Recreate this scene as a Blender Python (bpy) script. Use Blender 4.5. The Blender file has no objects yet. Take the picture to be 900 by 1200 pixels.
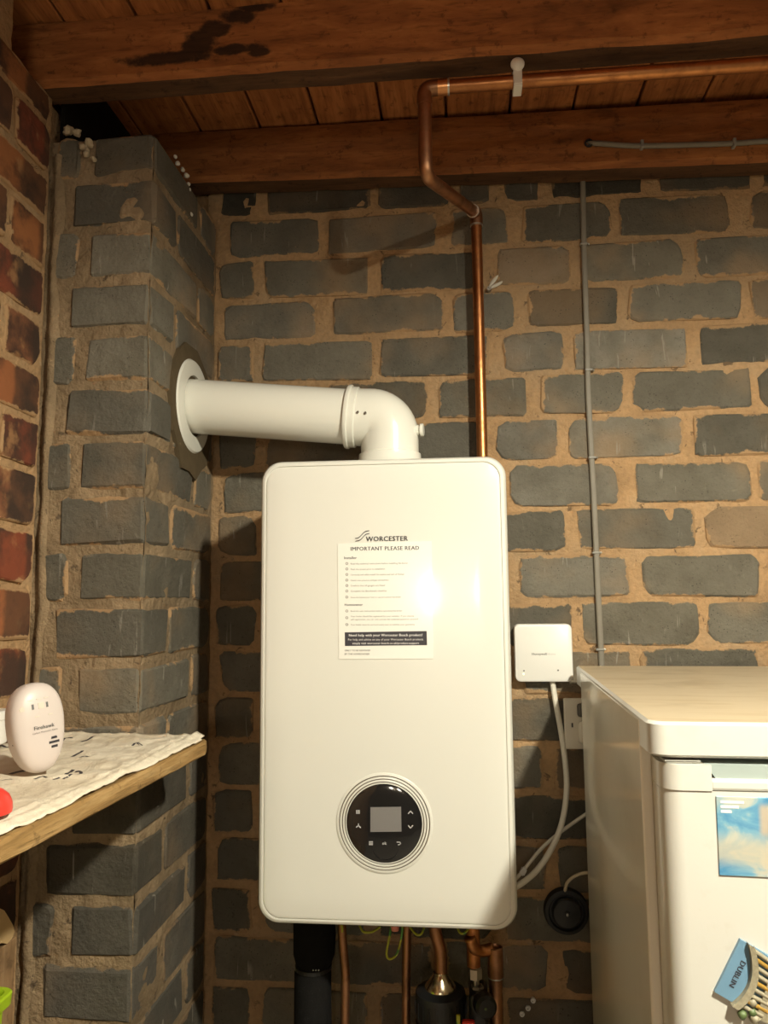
import bpy, bmesh, math, random
from mathutils import Vector, Matrix, noise
random.seed(7)
S = bpy.context.scene
C = bpy.context.collection
PI = math.pi

# ------------------------------------------------------------------ camera
CAM = Vector((0.1269, -1.5336, 0.4969))
YAW, PITCH, ROLL, FPX = 0.0996, 0.1119, -0.0090, 907.66
_cy, _sy, _cp, _sp, _cr, _sr = math.cos(YAW), math.sin(YAW), math.cos(PITCH), math.sin(PITCH), math.cos(ROLL), math.sin(ROLL)
FWD = Vector((-_sy*_cp, _cy*_cp, _sp)); _r = Vector((_cy, _sy, 0)); _u = _r.cross(FWD)
RGT = _r*_cr + _u*_sr; UPV = -_r*_sr + _u*_cr
cd = bpy.data.cameras.new('camera'); cam = bpy.data.objects.new('camera', cd); C.objects.link(cam)
cd.sensor_fit = 'VERTICAL'; cd.sensor_height = 36; cd.sensor_width = 27; cd.lens = FPX/1200*36
cd.clip_start = 0.02
cam.matrix_world = Matrix((( RGT.x, UPV.x, -FWD.x, CAM.x), (RGT.y, UPV.y, -FWD.y, CAM.y), (RGT.z, UPV.z, -FWD.z, CAM.z), (0, 0, 0, 1)))
S.camera = cam

# ------------------------------------------------------------------ world, lights, exposure
S.view_settings.view_transform = 'Standard'; S.view_settings.look = 'None'
S.view_settings.exposure = 0.0; S.view_settings.gamma = 1.0; S.view_settings.use_curve_mapping = False
wd = bpy.data.worlds.new('world'); S.world = wd; wd.use_nodes = True
wd.node_tree.nodes['Background'].inputs[0].default_value = (0.9, 0.85, 0.75, 1)
wd.node_tree.nodes['Background'].inputs[1].default_value = 0.005
LAMP = Vector((0.69, -1.40, 1.19))          # the bulb hanging to the right of the camera
WARM = (1.0, 0.955, 0.78)
pd = bpy.data.lights.new('bulb_light', 'POINT'); pd.shadow_soft_size = 0.03; pd.energy = 74; pd.color = WARM
po = bpy.data.objects.new('bulb_light', pd); C.objects.link(po); po.location = LAMP   # shaded by the enamel shade built further down
ld = bpy.data.lights.new('bulb_down_fill', 'AREA'); ld.shape = 'DISK'; ld.size = 0.06; ld.energy = 23; ld.color = WARM
lo = bpy.data.objects.new('bulb_down_fill', ld); C.objects.link(lo); lo.location = LAMP - Vector((0, 0, 0.034))  # extra light added under the bulb to lift the lower boiler

FLOOR = -0.90
CEIL = 1.476

# ------------------------------------------------------------------ helpers
def at(px, py, Y=None, X=None, Z=None):
    v = FWD + RGT*((px-450)/FPX) - UPV*((py-600)/FPX)
    if Y is not None: t = (Y-CAM.y)/v.y
    elif X is not None: t = (X-CAM.x)/v.x
    else: t = (Z-CAM.z)/v.z
    return CAM + v*t

WM = {}
def link(o, parent=None, local=False):
    C.objects.link(o)
    if parent is not None:
        o.parent = parent
        if not local:
            o.matrix_parent_inverse = WM[parent].inverted()
            WM[o] = o.matrix_basis.copy()
        else:
            WM[o] = WM[parent] @ o.matrix_basis
    else:
        WM[o] = o.matrix_basis.copy()
    return o

def tag(o, label=None, cat=None, group=None, kind=None):
    if label: o['label'] = label
    if cat: o['category'] = cat
    if group: o['group'] = group
    if kind: o['kind'] = kind
    return o

def thing(name, label, cat, loc=(0, 0, 0), rotz=0, group=None):
    o = bpy.data.objects.new(name, None); o.empty_display_size = 0.05
    o.location = loc; o.rotation_euler = (0, 0, rotz)
    o.matrix_basis = Matrix.Translation(loc) @ Matrix.Rotation(rotz, 4, 'Z')
    link(o); return tag(o, label, cat, group)

def obj(name, bm, mat, parent=None, loc=None, rot=None, smooth=False, local=False, label=None, autos=None):
    if isinstance(bm, bmesh.types.BMesh):
        bm.normal_update()
        me = bpy.data.meshes.new(name); bm.to_mesh(me); bm.free()
    else: me = bm
    if smooth:
        me.polygons.foreach_set('use_smooth', [True]*len(me.polygons))
        if autos: me.set_sharp_from_angle(angle=math.radians(autos))
    for m in (mat if isinstance(mat, (list, tuple)) else [mat]):
        me.materials.append(m)
    o = bpy.data.objects.new(name, me)
    M = Matrix.Identity(4)
    if loc is not None: M = Matrix.Translation(loc)
    if rot is not None: M = M @ rot.to_4x4()
    o.matrix_basis = M
    link(o, parent, local)
    if label: o['label'] = label
    return o

def BM(): return bmesh.new()

def box(bm, x0, x1, y0, y1, z0, z1, bev=0, seg=1, mi=0):
    r = bmesh.ops.create_cube(bm, size=1.0)
    vs = r['verts']
    for v in vs:
        v.co = Vector(((x0+x1)/2+v.co.x*(x1-x0), (y0+y1)/2+v.co.y*(y1-y0), (z0+z1)/2+v.co.z*(z1-z0)))
    if bev:
        es = list({e for v in vs for e in v.link_edges})
        bmesh.ops.bevel(bm, geom=es, offset=bev, segments=seg, profile=0.5, affect='EDGES')
    return bm

def frames(pts):
    """parallel transported frames along a polyline"""
    T = []
    for i in range(len(pts)):
        a = pts[max(i-1, 0)]; b = pts[min(i+1, len(pts)-1)]
        T.append((b-a).normalized())
    n = T[0].orthogonal().normalized(); out = []
    for i, t in enumerate(T):
        n = (n - t*n.dot(t)).normalized()
        out.append((t, n, t.cross(n)))
    return out

def tube(bm, pts, r, seg=14, caps=True):
    pts = [Vector(p) for p in pts]
    rs = r if isinstance(r, (list, tuple)) else [r]*len(pts)
    fr = frames(pts); rings = []
    for p, (t, n, b), rr in zip(pts, fr, rs):
        rings.append([bm.verts.new(p + (n*math.cos(2*PI*k/seg) + b*math.sin(2*PI*k/seg))*rr) for k in range(seg)])
    for a, b in zip(rings, rings[1:]):
        for k in range(seg):
            bm.faces.new((a[k], a[(k+1) % seg], b[(k+1) % seg], b[k]))
    if caps:
        bm.faces.new(rings[0][::-1]); bm.faces.new(rings[-1])
    return bm

def smooth_path(pts, n=8):
    """Catmull-Rom through the points"""
    P = [Vector(p) for p in pts]; P = [P[0]*2-P[1]] + P + [P[-1]*2-P[-2]]; out = []
    for i in range(1, len(P)-2):
        for k in range(n):
            t = k/n
            out.append(0.5*((2*P[i]) + (P[i+1]-P[i-1])*t + (2*P[i-1]-5*P[i]+4*P[i+1]-P[i+2])*t*t + (3*P[i]-P[i-1]-3*P[i+1]+P[i+2])*t**3))
    out.append(P[-2]); return out

def filleted(pts, rad, n=6):
    """polyline with rounded corners"""
    P = [Vector(p) for p in pts]; out = [P[0]]
    for i in range(1, len(P)-1):
        a = (P[i-1]-P[i]); b = (P[i+1]-P[i]); d = min(rad, a.length*.49, b.length*.49)
        p0 = P[i]+a.normalized()*d; p1 = P[i]+b.normalized()*d
        for k in range(n+1):
            t = k/n; out.append(p0*(1-t)**2 + P[i]*2*t*(1-t) + p1*t*t)
    out.append(P[-1]); return out

def lathe(bm, prof, axis=Vector((0, 0, 1)), origin=Vector((0, 0, 0)), seg=32, close=True):
    """prof: list of (radius, height along axis)"""
    axis = axis.normalized(); n = axis.orthogonal().normalized(); b = axis.cross(n); rings = []
    for r, h in prof:
        c = origin+axis*h
        if r < 1e-6: rings.append([bm.verts.new(c)])
        else: rings.append([bm.verts.new(c+(n*math.cos(2*PI*k/seg)+b*math.sin(2*PI*k/seg))*r) for k in range(seg)])
    for a, c in zip(rings, rings[1:]):
        for k in range(seg):
            if len(a) == 1 and len(c) == 1: continue
            if len(a) == 1: bm.faces.new((a[0], c[k], c[(k+1) % seg])) if False else bm.faces.new((a[0], c[(k+1) % seg], c[k]))
            elif len(c) == 1: bm.faces.new((a[k], a[(k+1) % seg], c[0]))
            else: bm.faces.new((a[k], a[(k+1) % seg], c[(k+1) % seg], c[k]))
    bmesh.ops.recalc_face_normals(bm, faces=bm.faces)
    return bm

def rrect(w, h, r, seg=7):
    """rounded rectangle outline centred on 0, in (x, z)"""
    pts = []
    for cx, cz, a0 in ((w/2-r, h/2-r, 0), (-w/2+r, h/2-r, PI/2), (-w/2+r, -h/2+r, PI), (w/2-r, -h/2+r, 1.5*PI)):
        for k in range(seg+1):
            a = a0+PI/2*k/seg; pts.append((cx+r*math.cos(a), cz+r*math.sin(a)))
    return pts

def loft_rrect(bm, rings, cx=0, cz=0, seg=7, cap0=True, cap1=True):
    """rings: (w, h, r, y)"""
    R = []
    for w, h, r, y in rings:
        R.append([bm.verts.new((cx+p[0], y, cz+p[1])) for p in rrect(w, h, r, seg)])
    n = len(R[0])
    for a, b in zip(R, R[1:]):
        for k in range(n): bm.faces.new((a[k], a[(k+1) % n], b[(k+1) % n], b[k]))
    if cap0: bm.faces.new(R[0][::-1])
    if cap1: bm.faces.new(R[-1])
    bmesh.ops.recalc_face_normals(bm, faces=bm.faces)
    return bm

def poly_plate(bm, pts, d):
    """extrude an outline (list of Vector) by vector d"""
    a = [bm.verts.new(p) for p in pts]; b = [bm.verts.new(Vector(p)+d) for p in pts]; n = len(a)
    for k in range(n): bm.faces.new((a[k], a[(k+1) % n], b[(k+1) % n], b[k]))
    bm.faces.new(a[::-1]); bm.faces.new(b)
    bmesh.ops.recalc_face_normals(bm, faces=bm.faces)
    return bm

# ------------------------------------------------------------------ materials
class NT:
    def __init__(s, name):
        s.m = bpy.data.materials.new(name); s.m.use_nodes = True; s.t = s.m.node_tree; s.b = s.t.nodes['Principled BSDF']
    def n(s, typ, **kw):
        nd = s.t.nodes.new(typ)
        for k, v in kw.items(): setattr(nd, k, v)
        return nd
    def set(s, sock, val):
        if hasattr(val, 'is_output') or isinstance(val, bpy.types.NodeSocket): s.t.links.new(val, sock)
        elif isinstance(val, (tuple, list)) and len(val) == 3 and sock.type == 'RGBA': sock.default_value = (*val, 1)
        else: sock.default_value = val
    def math(s, op, a, b=0.0, c=None, clamp=False):
        nd = s.n('ShaderNodeMath', operation=op); nd.use_clamp = clamp
        s.set(nd.inputs[0], a); s.set(nd.inputs[1], b)
        if c is not None: s.set(nd.inputs[2], c)
        return nd.outputs[0]
    def coord(s, kind='Object', scale=(1, 1, 1), rand=0.0):
        c = s.n('ShaderNodeTexCoord').outputs[kind]
        mp = s.n('ShaderNodeMapping'); s.set(mp.inputs['Vector'], c); mp.inputs['Scale'].default_value = scale
        if rand:
            oi = s.n('ShaderNodeObjectInfo'); cx = s.n('ShaderNodeCombineXYZ'); r = s.math('MULTIPLY', oi.outputs['Random'], rand)
            for i in range(3): s.set(cx.inputs[i], r)
            s.set(mp.inputs['Location'], cx.outputs[0])
        return mp.outputs[0]
    def noise(s, vec, scale, detail=4, rough=.55, dist=0.0):
        nd = s.n('ShaderNodeTexNoise'); s.set(nd.inputs['Vector'], vec); nd.inputs['Scale'].default_value = scale
        nd.inputs['Detail'].default_value = detail; nd.inputs['Roughness'].default_value = rough; nd.inputs['Distortion'].default_value = dist
        return nd.outputs['Fac']
    def vor(s, vec, scale, feat='F1'):
        nd = s.n('ShaderNodeTexVoronoi', feature=feat); s.set(nd.inputs['Vector'], vec); nd.inputs['Scale'].default_value = scale
        return nd.outputs['Distance']
    def ramp(s, fac, stops):
        nd = s.n('ShaderNodeValToRGB'); s.set(nd.inputs[0], fac); e = nd.color_ramp.elements
        while len(e) < len(stops): e.new(0.5)
        for el, (p, c) in zip(e, stops):
            el.position = p; el.color = (*c, 1) if isinstance(c, (tuple, list)) else (c, c, c, 1)
        return nd.outputs[0]
    def rng(s, v, a, b, c=0.0, d=1.0):
        nd = s.n('ShaderNodeMapRange', interpolation_type='SMOOTHSTEP'); s.set(nd.inputs[0], v)
        for i, x in enumerate((a, b, c, d)): nd.inputs[i+1].default_value = x
        return nd.outputs[0]
    def mix(s, f, a, b, blend='MIX'):
        nd = s.n('ShaderNodeMix', data_type='RGBA', blend_type=blend); s.set(nd.inputs[0], f); s.set(nd.inputs[6], a); s.set(nd.inputs[7], b)
        return nd.outputs[2]
    def bump(s, h, strength=.5, dist=.002, prev=None):
        nd = s.n('ShaderNodeBump'); s.set(nd.inputs['Height'], h); nd.inputs['Strength'].default_value = strength; nd.inputs['Distance'].default_value = dist
        if prev is not None: s.set(nd.inputs['Normal'], prev)
        return nd.outputs[0]
    def sep(s, vec):
        nd = s.n('ShaderNodeSeparateXYZ'); s.set(nd.inputs[0], vec); return nd.outputs
    def attr(s, name):
        nd = s.n('ShaderNodeAttribute', attribute_type='OBJECT', attribute_name=name); return nd.outputs['Fac']
    def out(s, col=None, rough=None, metal=None, normal=None, spec=None, **kw):
        B = s.b.inputs
        if col is not None: s.set(B['Base Color'], col)
        if rough is not None: s.set(B['Roughness'], rough)
        if metal is not None: s.set(B['Metallic'], metal)
        if normal is not None: s.set(B['Normal'], normal)
        if spec is not None: s.set(B['Specular IOR Level'], spec)
        for k, v in kw.items(): s.set(B[k], v)
        return s.m

def simple(name, col, rough=.5, metal=0, var=.06, scale=30, bump=0.0, spec=.5, **kw):
    """plain colour with a faint procedural unevenness"""
    t = NT(name); v = t.coord(); f = t.noise(v, scale, 3)
    c = t.mix(f, tuple(x*(1-var) for x in col), tuple(min(1, x*(1+var)) for x in col))
    nm = t.bump(t.noise(v, scale*6, 3), bump, .001) if bump else None
    return t.out(c, rough, metal, nm, spec, **kw)

MORTAR = (0.48, 0.30, 0.152)
def m_mortar(name='mortar', MORTAR=MORTAR):
    t = NT(name); v = t.coord('Object')
    f = t.noise(v, 9, 5, .6); g = t.noise(v, 120, 4, .6); h = t.noise(v, 2.2, 3)
    c = t.ramp(f, [(.25, tuple(x*.62 for x in MORTAR)), (.5, MORTAR), (.78, (0.45, .32, .19))])
    c = t.mix(t.rng(g, .35, .75, 0, .35), c, (.22, .15, .09))
    c = t.mix(t.rng(h, .45, .7, 0, .45), c, (.24, .19, .125))
    c = t.mix(t.rng(t.noise(v, 34, 5, .7, .8), .60, .68, 0, .75), c, (.07, .05, .035))
    c = t.mix(t.rng(t.noise(v, 20, 5, .65, .5), .36, .28, 0, .6), c, (.50, .37, .23))
    n = t.bump(t.math('ADD', t.noise(v, 60, 6, .65), t.math('MULTIPLY', g, .4)), .8, .007)
    return t.out(c, .95, 0, n, .15)

def m_block(name, A, B, Cc, smear=MORTAR, dust=.45):
    """old grey block / brick, mortar smeared in from its edges; hl and hh are half length and half height"""
    t = NT(name); raw = t.coord('Object'); v = t.coord('Object', rand=50)
    rnd = t.n('ShaderNodeObjectInfo').outputs['Random']
    f = t.noise(v, 14, 5, .6); g = t.noise(v, 150, 4, .7); h = t.noise(v, 5, 3)
    c = t.ramp(f, [(.25, A), (.5, B), (.8, Cc)])
    c = t.mix(t.rng(g, .55, .78, 0, .55), c, tuple(x*.35 for x in A))
    c = t.mix(t.rng(g, .42, .2, 0, .30), c, tuple(min(1, x*1.5) for x in Cc))
    c = t.mix(t.math('MULTIPLY', t.rng(h, .48, .72), dust), c, tuple(x*.8 for x in smear))
    scr = t.rng(t.noise(t.coord('Object', (90, 40, 9), rand=50), 1.0, 2, .4, 1.2), .655, .70)
    c = t.mix(t.math('MULTIPLY', t.math('MULTIPLY', scr, t.rng(t.noise(v, 13, 2), .52, .6)), .55), c, (.34, .31, .26))
    c = t.mix(t.math('MULTIPLY', t.math('FRACT', t.math('MULTIPLY', rnd, 7.3)), .45), c, t.mix(.5, c, (.115, .112, .105)))
    tint = t.math('ADD', t.math('MULTIPLY', rnd, .55), .72)
    hv = t.n('ShaderNodeHueSaturation'); t.set(hv.inputs['Value'], tint); t.set(hv.inputs['Color'], c); c = hv.outputs[0]
    X, Y, Z = t.sep(raw)
    dx = t.math('SUBTRACT', t.attr('hl'), t.math('ABSOLUTE', X)); dz = t.math('SUBTRACT', t.attr('hh'), t.math('ABSOLUTE', Z))
    d = t.math('MINIMUM', dx, dz)
    w = t.math('ADD', t.math('MULTIPLY', t.noise(v, 11, 3, .6), .040), t.math('MULTIPLY', t.noise(v, 55, 5, .7), .022))
    e = t.math('SUBTRACT', t.math('SUBTRACT', w, .0290), d)
    e = t.rng(e, -.0012, .0022)
    c = t.mix(t.math('MULTIPLY', e, .88), c, t.mix(t.noise(v, 40, 3), tuple(x*.72 for x in smear), smear))
    pit = t.rng(t.vor(v, 170), .10, .22)
    pmask = t.rng(t.noise(v, 30, 2), .5, .62)
    c = t.mix(t.math('MULTIPLY', t.math('SUBTRACT', 1.0, pit), t.math('MULTIPLY', pmask, .8)), c, (.02, .018, .015))
    n = t.bump(t.math('ADD', t.noise(v, 90, 6, .7), t.math('MULTIPLY', t.noise(v, 18, 4, .6), 1.2)), .7, .006)
    return t.out(c, .92, 0, n, .2)

M = {}
M['mortar'] = m_mortar()
M['mortar_dirty'] = m_mortar('dirty_mortar', (.265, .190, .112))
M['block'] = m_block('grey_block', (.104, .093, .070), (.141, .127, .097), (.180, .163, .128))
M['block_dark'] = m_block('dark_block', (.050, .044, .034), (.072, .063, .048), (.105, .092, .070), smear=(.24, .16, .09))  # darker copy of the grey block, for low pier and top wall courses
M['block_pale'] = m_block('pale_dusty_block', (.13, .118, .09), (.185, .168, .132), (.26, .24, .20))
M['sandy'] = m_block('sandy_block', (.22, .15, .085), (.28, .19, .11), (.34, .24, .14))
def m_red():
    t = NT('red_brick'); raw = t.coord('Object'); v = t.coord('Object', rand=50)
    rnd = t.n('ShaderNodeObjectInfo').outputs['Random']
    base = t.ramp(rnd, [(0, (.26, .070, .030)), (.35, (.20, .055, .030)), (.65, (.33, .13, .05)), (1, (.24, .10, .05))])
    f = t.noise(v, 10, 5, .6)
    c = t.mix(t.rng(f, .40, .62), base, (.065, .035, .024))
    c = t.mix(t.rng(t.noise(v, 22, 4), .58, .72, 0, .7), c, (.36, .19, .085))
    X, Y, Z = t.sep(raw)
    c = t.mix(t.rng(t.math('ADD', X, t.math('MULTIPLY', f, .03)), .035, .05, 0, .65), c, (.045, .032, .024))
    dx = t.math('SUBTRACT', t.attr('hl'), t.math('ABSOLUTE', X)); dz = t.math('SUBTRACT', t.attr('hh'), t.math('ABSOLUTE', Z))
    e = t.math('SUBTRACT', t.math('SUBTRACT', t.math('MULTIPLY', t.noise(v, 30, 5, .65), .024), .0085), t.math('MINIMUM', dx, dz))
    c = t.mix(t.math('MULTIPLY', t.rng(e, -.001, .002), .85), c, tuple(x*.9 for x in MORTAR))
    n = t.bump(t.noise(v, 70, 6, .7), .5, .004)
    return t.out(c, .9, 0, n, .2)
M['red'] = m_red()
M['recess_shade'] = simple('recess_shade', (.016, .013, .010), .95, var=.4, scale=30, spec=.05)  # near black, stands in for deep shade above the pier
M['cement'] = simple('grey_brown_cement', (.105, .078, .045), .95, var=.2, scale=40, bump=.6, spec=.1)
M['white_mortar'] = simple('crumbly_pale_mortar', (.42, .34, .23), .95, var=.2, scale=60, bump=.8, spec=.1)

def m_wood(name, A, B, Cc, scale, stains=(), rough=.8):
    t = NT(name); v = t.coord('Object', scale, rand=3); raw = t.coord('Object')
    f = t.noise(v, 3.2, 6, .62, .6); g = t.noise(v, 14, 4, .6)
    c = t.ramp(f, [(.28, A), (.52, B), (.75, Cc)])
    c = t.mix(t.rng(g, .5, .72, 0, .5), c, tuple(x*.5 for x in A))
    c = t.mix(t.rng(t.noise(raw, 45, 5, .7), .56, .68, 0, .55), c, tuple(x*.3 for x in A))
    blotch = t.noise(raw, 6, 4, .6)
    c = t.mix(t.rng(blotch, .55, .75, 0, .65), c, tuple(x*.45 for x in A))
    if stains:
        X, Y, Z = t.sep(raw)
        wob = t.math('MULTIPLY', t.math('SUBTRACT', t.noise(raw, 30, 6, .65), .5), 3.2)
        tot = None
        for (sx, sz, rx, rz) in stains:
            a = t.math('POWER', t.math('ABSOLUTE', t.math('DIVIDE', t.math('SUBTRACT', X, sx), rx)), 2.0)
            b = t.math('POWER', t.math('ABSOLUTE', t.math('DIVIDE', t.math('SUBTRACT', Z, sz), rz)), 2.0)
            k = t.rng(t.math('ADD', t.math('ADD', a, b), wob), .55, 1.5, 1, 0)
            tot = k if tot is None else t.math('MAXIMUM', tot, k)
        c = t.mix(t.math('MULTIPLY', tot, .88), c, (.012, .009, .007))
    n = t.bump(t.math('ADD', f, t.math('MULTIPLY', g, .4)), .5, .003)
    return t.out(c, rough, 0, n, .3)
JA, JB, JC = (.20, .072, .022), (.37, .135, .040), (.54, .215, .066)
M['joist_front'] = m_wood('old_joist_stained', JA, JB, JC, (2.0, 11, 11), [(-.345, 1.394, .085, .012), (-.288, 1.415, .030, .026), (-.225, 1.400, .050, .010), (-.262, 1.440, .030, .016), (-.225, 1.458, .030, .014), (-.195, 1.472, .03, .01), (-.19, 1.392, .022, .008)])
M['joist'] = m_wood('old_joist', tuple(x*.95 for x in JA), tuple(x*.82 for x in JB), tuple(x*.85 for x in JC), (2.0, 11, 11))
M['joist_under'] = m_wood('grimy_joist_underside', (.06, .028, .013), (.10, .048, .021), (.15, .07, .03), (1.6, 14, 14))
M['board'] = m_wood('ceiling_board', tuple(x*1.1 for x in JA), tuple(x*1.1 for x in JB), JC, (16, 1.5, 16))
M['shelf_wood'] = m_wood('sawn_shelf_timber', (.17, .095, .030), (.32, .19, .068), (.47, .31, .135), (26, 1.6, 26))
M['ply'] = m_wood('brown_board', (.26, .15, .07), (.36, .22, .11), (.42, .28, .16), (12, 12, 2))

def m_copper(name, base, dark, rough=.3):
    t = NT(name); v = t.coord('Object'); f = t.noise(v, 22, 4, .6); g = t.noise(v, 5, 3)
    c = t.mix(t.rng(f, .42, .7, 0, .8), base, dark); c = t.mix(t.rng(g, .45, .7, 0, .5), c, dark)
    return t.out(c, t.rng(f, .3, .7, rough, rough+.2), 1.0)
M['copper'] = m_copper('tarnished_copper', (.62, .27, .10), (.30, .12, .05))
M['copper_dark'] = m_copper('dull_copper', (.46, .235, .125), (.24, .125, .070), .36)
M['copper_bright'] = m_copper('clean_copper', (.85, .42, .18), (.7, .32, .13), .28)
M['solder'] = simple('solder', (.62, .60, .55), .35, .9)
M['steel'] = simple('screw_steel', (.55, .54, .50), .3, 1.0)
M['brass'] = simple('nickel_brass', (.60, .52, .36), .22, 1.0)

def m_gloss(name, col, rough, coat=0.0, speck=.015):
    t = NT(name); v = t.coord(); f = t.noise(v, 6, 3)
    c = t.mix(f, tuple(x*(1-speck) for x in col), col)
    n = t.bump(t.noise(v, 55, 2), .02, .001)
    kw = {'Coat Weight': coat, 'Coat Roughness': .06} if coat else {}
    return t.out(c, rough, 0, n, .5, **kw)
M['enamel'] = m_gloss('white_boiler_enamel', (.735, .725, .665), .24, .25)
M['enamel_groove'] = m_gloss('grey_groove', (.45, .42, .36), .4)
M['flue'] = m_gloss('white_flue_plastic', (.83, .82, .74), .22, .3)
M['plastic'] = m_gloss('white_plastic', (.80, .78, .73), .35)
M['plastic_old'] = m_gloss('aged_white_plastic', (.66, .60, .50), .45)
M['alarm'] = m_gloss('pinkish_white_plastic', (.63, .55, .51), .40)
M['cable_white'] = simple('white_cable', (.70, .66, .56), .45)
M['cable_cream'] = simple('cream_cable', (.62, .52, .36), .5)
M['cable_grey'] = simple('grey_cable_sheath', (.20, .178, .14), .6, var=.15)
M['clip_grey'] = simple('grey_cable_clip', (.26, .25, .22), .5)
M['paper'] = m_gloss('laminated_notice', (.86, .84, .78), .16, .5)
M['ink'] = simple('dark_ink', (.035, .032, .04), .5)
M['ink_grey'] = simple('grey_ink', (.13, .125, .12), .5)
M['ink_white'] = simple('white_print', (.82, .80, .76), .5)
M['black_gloss'] = m_gloss('black_glass', (.008, .008, .009), .06, .6)
M['screen'] = m_gloss('grey_lcd', (.20, .19, .185), .12, .5)
M['icon'] = simple('pale_icon_print', (.55, .54, .53), .4)
M['groove'] = simple('brown_groove_shadow_ring', (.10, .075, .05), .6)
M['foam'] = simple('black_foam_insulation', (.009, .0085, .008), .95, var=.3, scale=80, bump=.8, spec=.08)
M['black_plastic'] = simple('black_plastic', (.010, .010, .010), .38, var=.2)
M['black_rubber'] = simple('black_rubber', (.012, .012, .012), .6, var=.3)
M['yg'] = None
def m_yg():
    t = NT('green_yellow_wire'); v = t.coord(); X, Y, Z = t.sep(v)
    f = t.rng(t.noise(v, 40, 1), .47, .53)
    return t.out(t.mix(f, (.42, .42, .03), (.10, .30, .06)), .45)
M['yg'] = m_yg()
M['pink'] = simple('salmon_plastic', (.80, .28, .20), .4)
M['red_plastic'] = simple('red_plastic', (.72, .045, .030), .35)
M['lime'] = simple('lime_plastic', (.42, .62, .02), .35)
M['tan_card'] = simple('torn_tan_card', (.62, .42, .20), .8, var=.12)
def m_freezer(name, col, stain, rough, spec=.5):
    t = NT(name); v = t.coord('Object'); f = t.noise(v, 7, 4, .6); g = t.noise(v, 30, 4, .6)
    c = t.mix(t.rng(f, .50, .72, 0, .55), col, stain)
    c = t.mix(t.rng(g, .60, .75, 0, .3), c, stain)
    return t.out(c, rough, 0, t.bump(t.noise(v, 200, 2), .05, .001), spec)
M['freezer_front'] = m_freezer('freezer_door_enamel', (.62, .605, .55), (.54, .495, .41), .28)
M['freezer_side'] = m_freezer('freezer_side_enamel', (.82, .78, .68), (.75, .70, .60), .10, 1.0)
def m_top():
    t = NT('stained_freezer_top'); v = t.coord('Object'); vs = t.coord('Object', (1.5, 9, 9))
    f = t.noise(vs, 5, 5, .6, .8); g = t.noise(v, 9, 4, .6)
    c = t.mix(t.rng(f, .46, .72, 0, .7), (.52, .425, .29), (.42, .315, .185))
    c = t.mix(t.rng(g, .55, .72, 0, .4), c, (.33, .25, .15))
    return t.out(c, .42, 0, None, .4)
M['freezer_top'] = m_top()
M['handle_blue'] = simple('pale_blue_grey_plastic', (.36, .42, .40), .35)
M['gasket'] = simple('grey_gasket', (.30, .27, .22), .6)
M['floor'] = simple('grey_concrete_floor', (.34, .31, .26), .9, var=.2, scale=5, bump=.5)
M['plain_wall'] = simple('whitewashed_wall', (.20, .17, .13), .95, var=.2, scale=6, bump=.4)
def m_bag():
    t = NT('crumpled_white_sheet'); v = t.coord('Object'); f = t.noise(v, 12, 5, .6, .5)
    c = t.mix(t.rng(f, .35, .7), (.86, .78, .63), (.68, .58, .43))
    n = t.bump(t.noise(v, 35, 5, .7, 1.5), .6, .006)
    return t.out(c, .5, 0, n, .35)
M['bag'] = m_bag()
def m_sky_card():
    t = NT('sky_postcard_print'); v = t.coord('Object', (1, 1, 1.6)); raw = t.coord('Object'); X, Y, Z = t.sep(raw)
    f = t.noise(v, 26, 5, .55, .6)
    c = t.ramp(f, [(.36, (.07, .24, .42)), (.50, (.17, .36, .48)), (.60, (.44, .47, .42)), (.75, (.58, .53, .41))])
    # pale cloud bank across the middle and a tall tower of cloud
    band = t.rng(t.math('ABSOLUTE', t.math('ADD', Z, t.math('MULTIPLY', f, .03))), .004, .022, 1, 0)
    c = t.mix(t.math('MULTIPLY', band, .7), c, (.50, .44, .32))
    tw = t.math('MULTIPLY', t.rng(t.math('ABSOLUTE', t.math('SUBTRACT', X, -.006)), .004, .010, 1, 0), t.rng(Z, -.002, .006))
    tw = t.math('MULTIPLY', tw, t.rng(Z, .026, .034, 1, 0))
    c = t.mix(t.math('MULTIPLY', tw, .8), c, (.52, .40, .26))
    return t.out(c, .3, 0, None, .5)
M['postcard'] = m_sky_card()
M['magnet_blue'] = simple('magnet_blue', (.15, .28, .40), .4)
M['magnet_stone'] = simple('magnet_cream_stone', (.30, .265, .18), .5, var=.5, scale=300)
M['magnet_gold'] = simple('magnet_gold', (.42, .25, .05), .35, .3)
M['magnet_green'] = simple('magnet_green', (.09, .13, .045), .5)
M['dust'] = simple('cobweb_plaster_crumbs', (.60, .56, .48), .9, bump=.5)

def emis(name, col, st):
    t = NT(name); return t.out((.8, .8, .8), .4, **{'Emission Color': (*col, 1), 'Emission Strength': st})
M['shade'] = m_gloss('cream_enamel_shade', (.55, .53, .47), .4)
M['bulb_glow'] = emis('lit_bulb_glass', WARM, 25)
M['globe_glow'] = emis('highlight_globe_glow', (1, .93, .78), 38)

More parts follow.
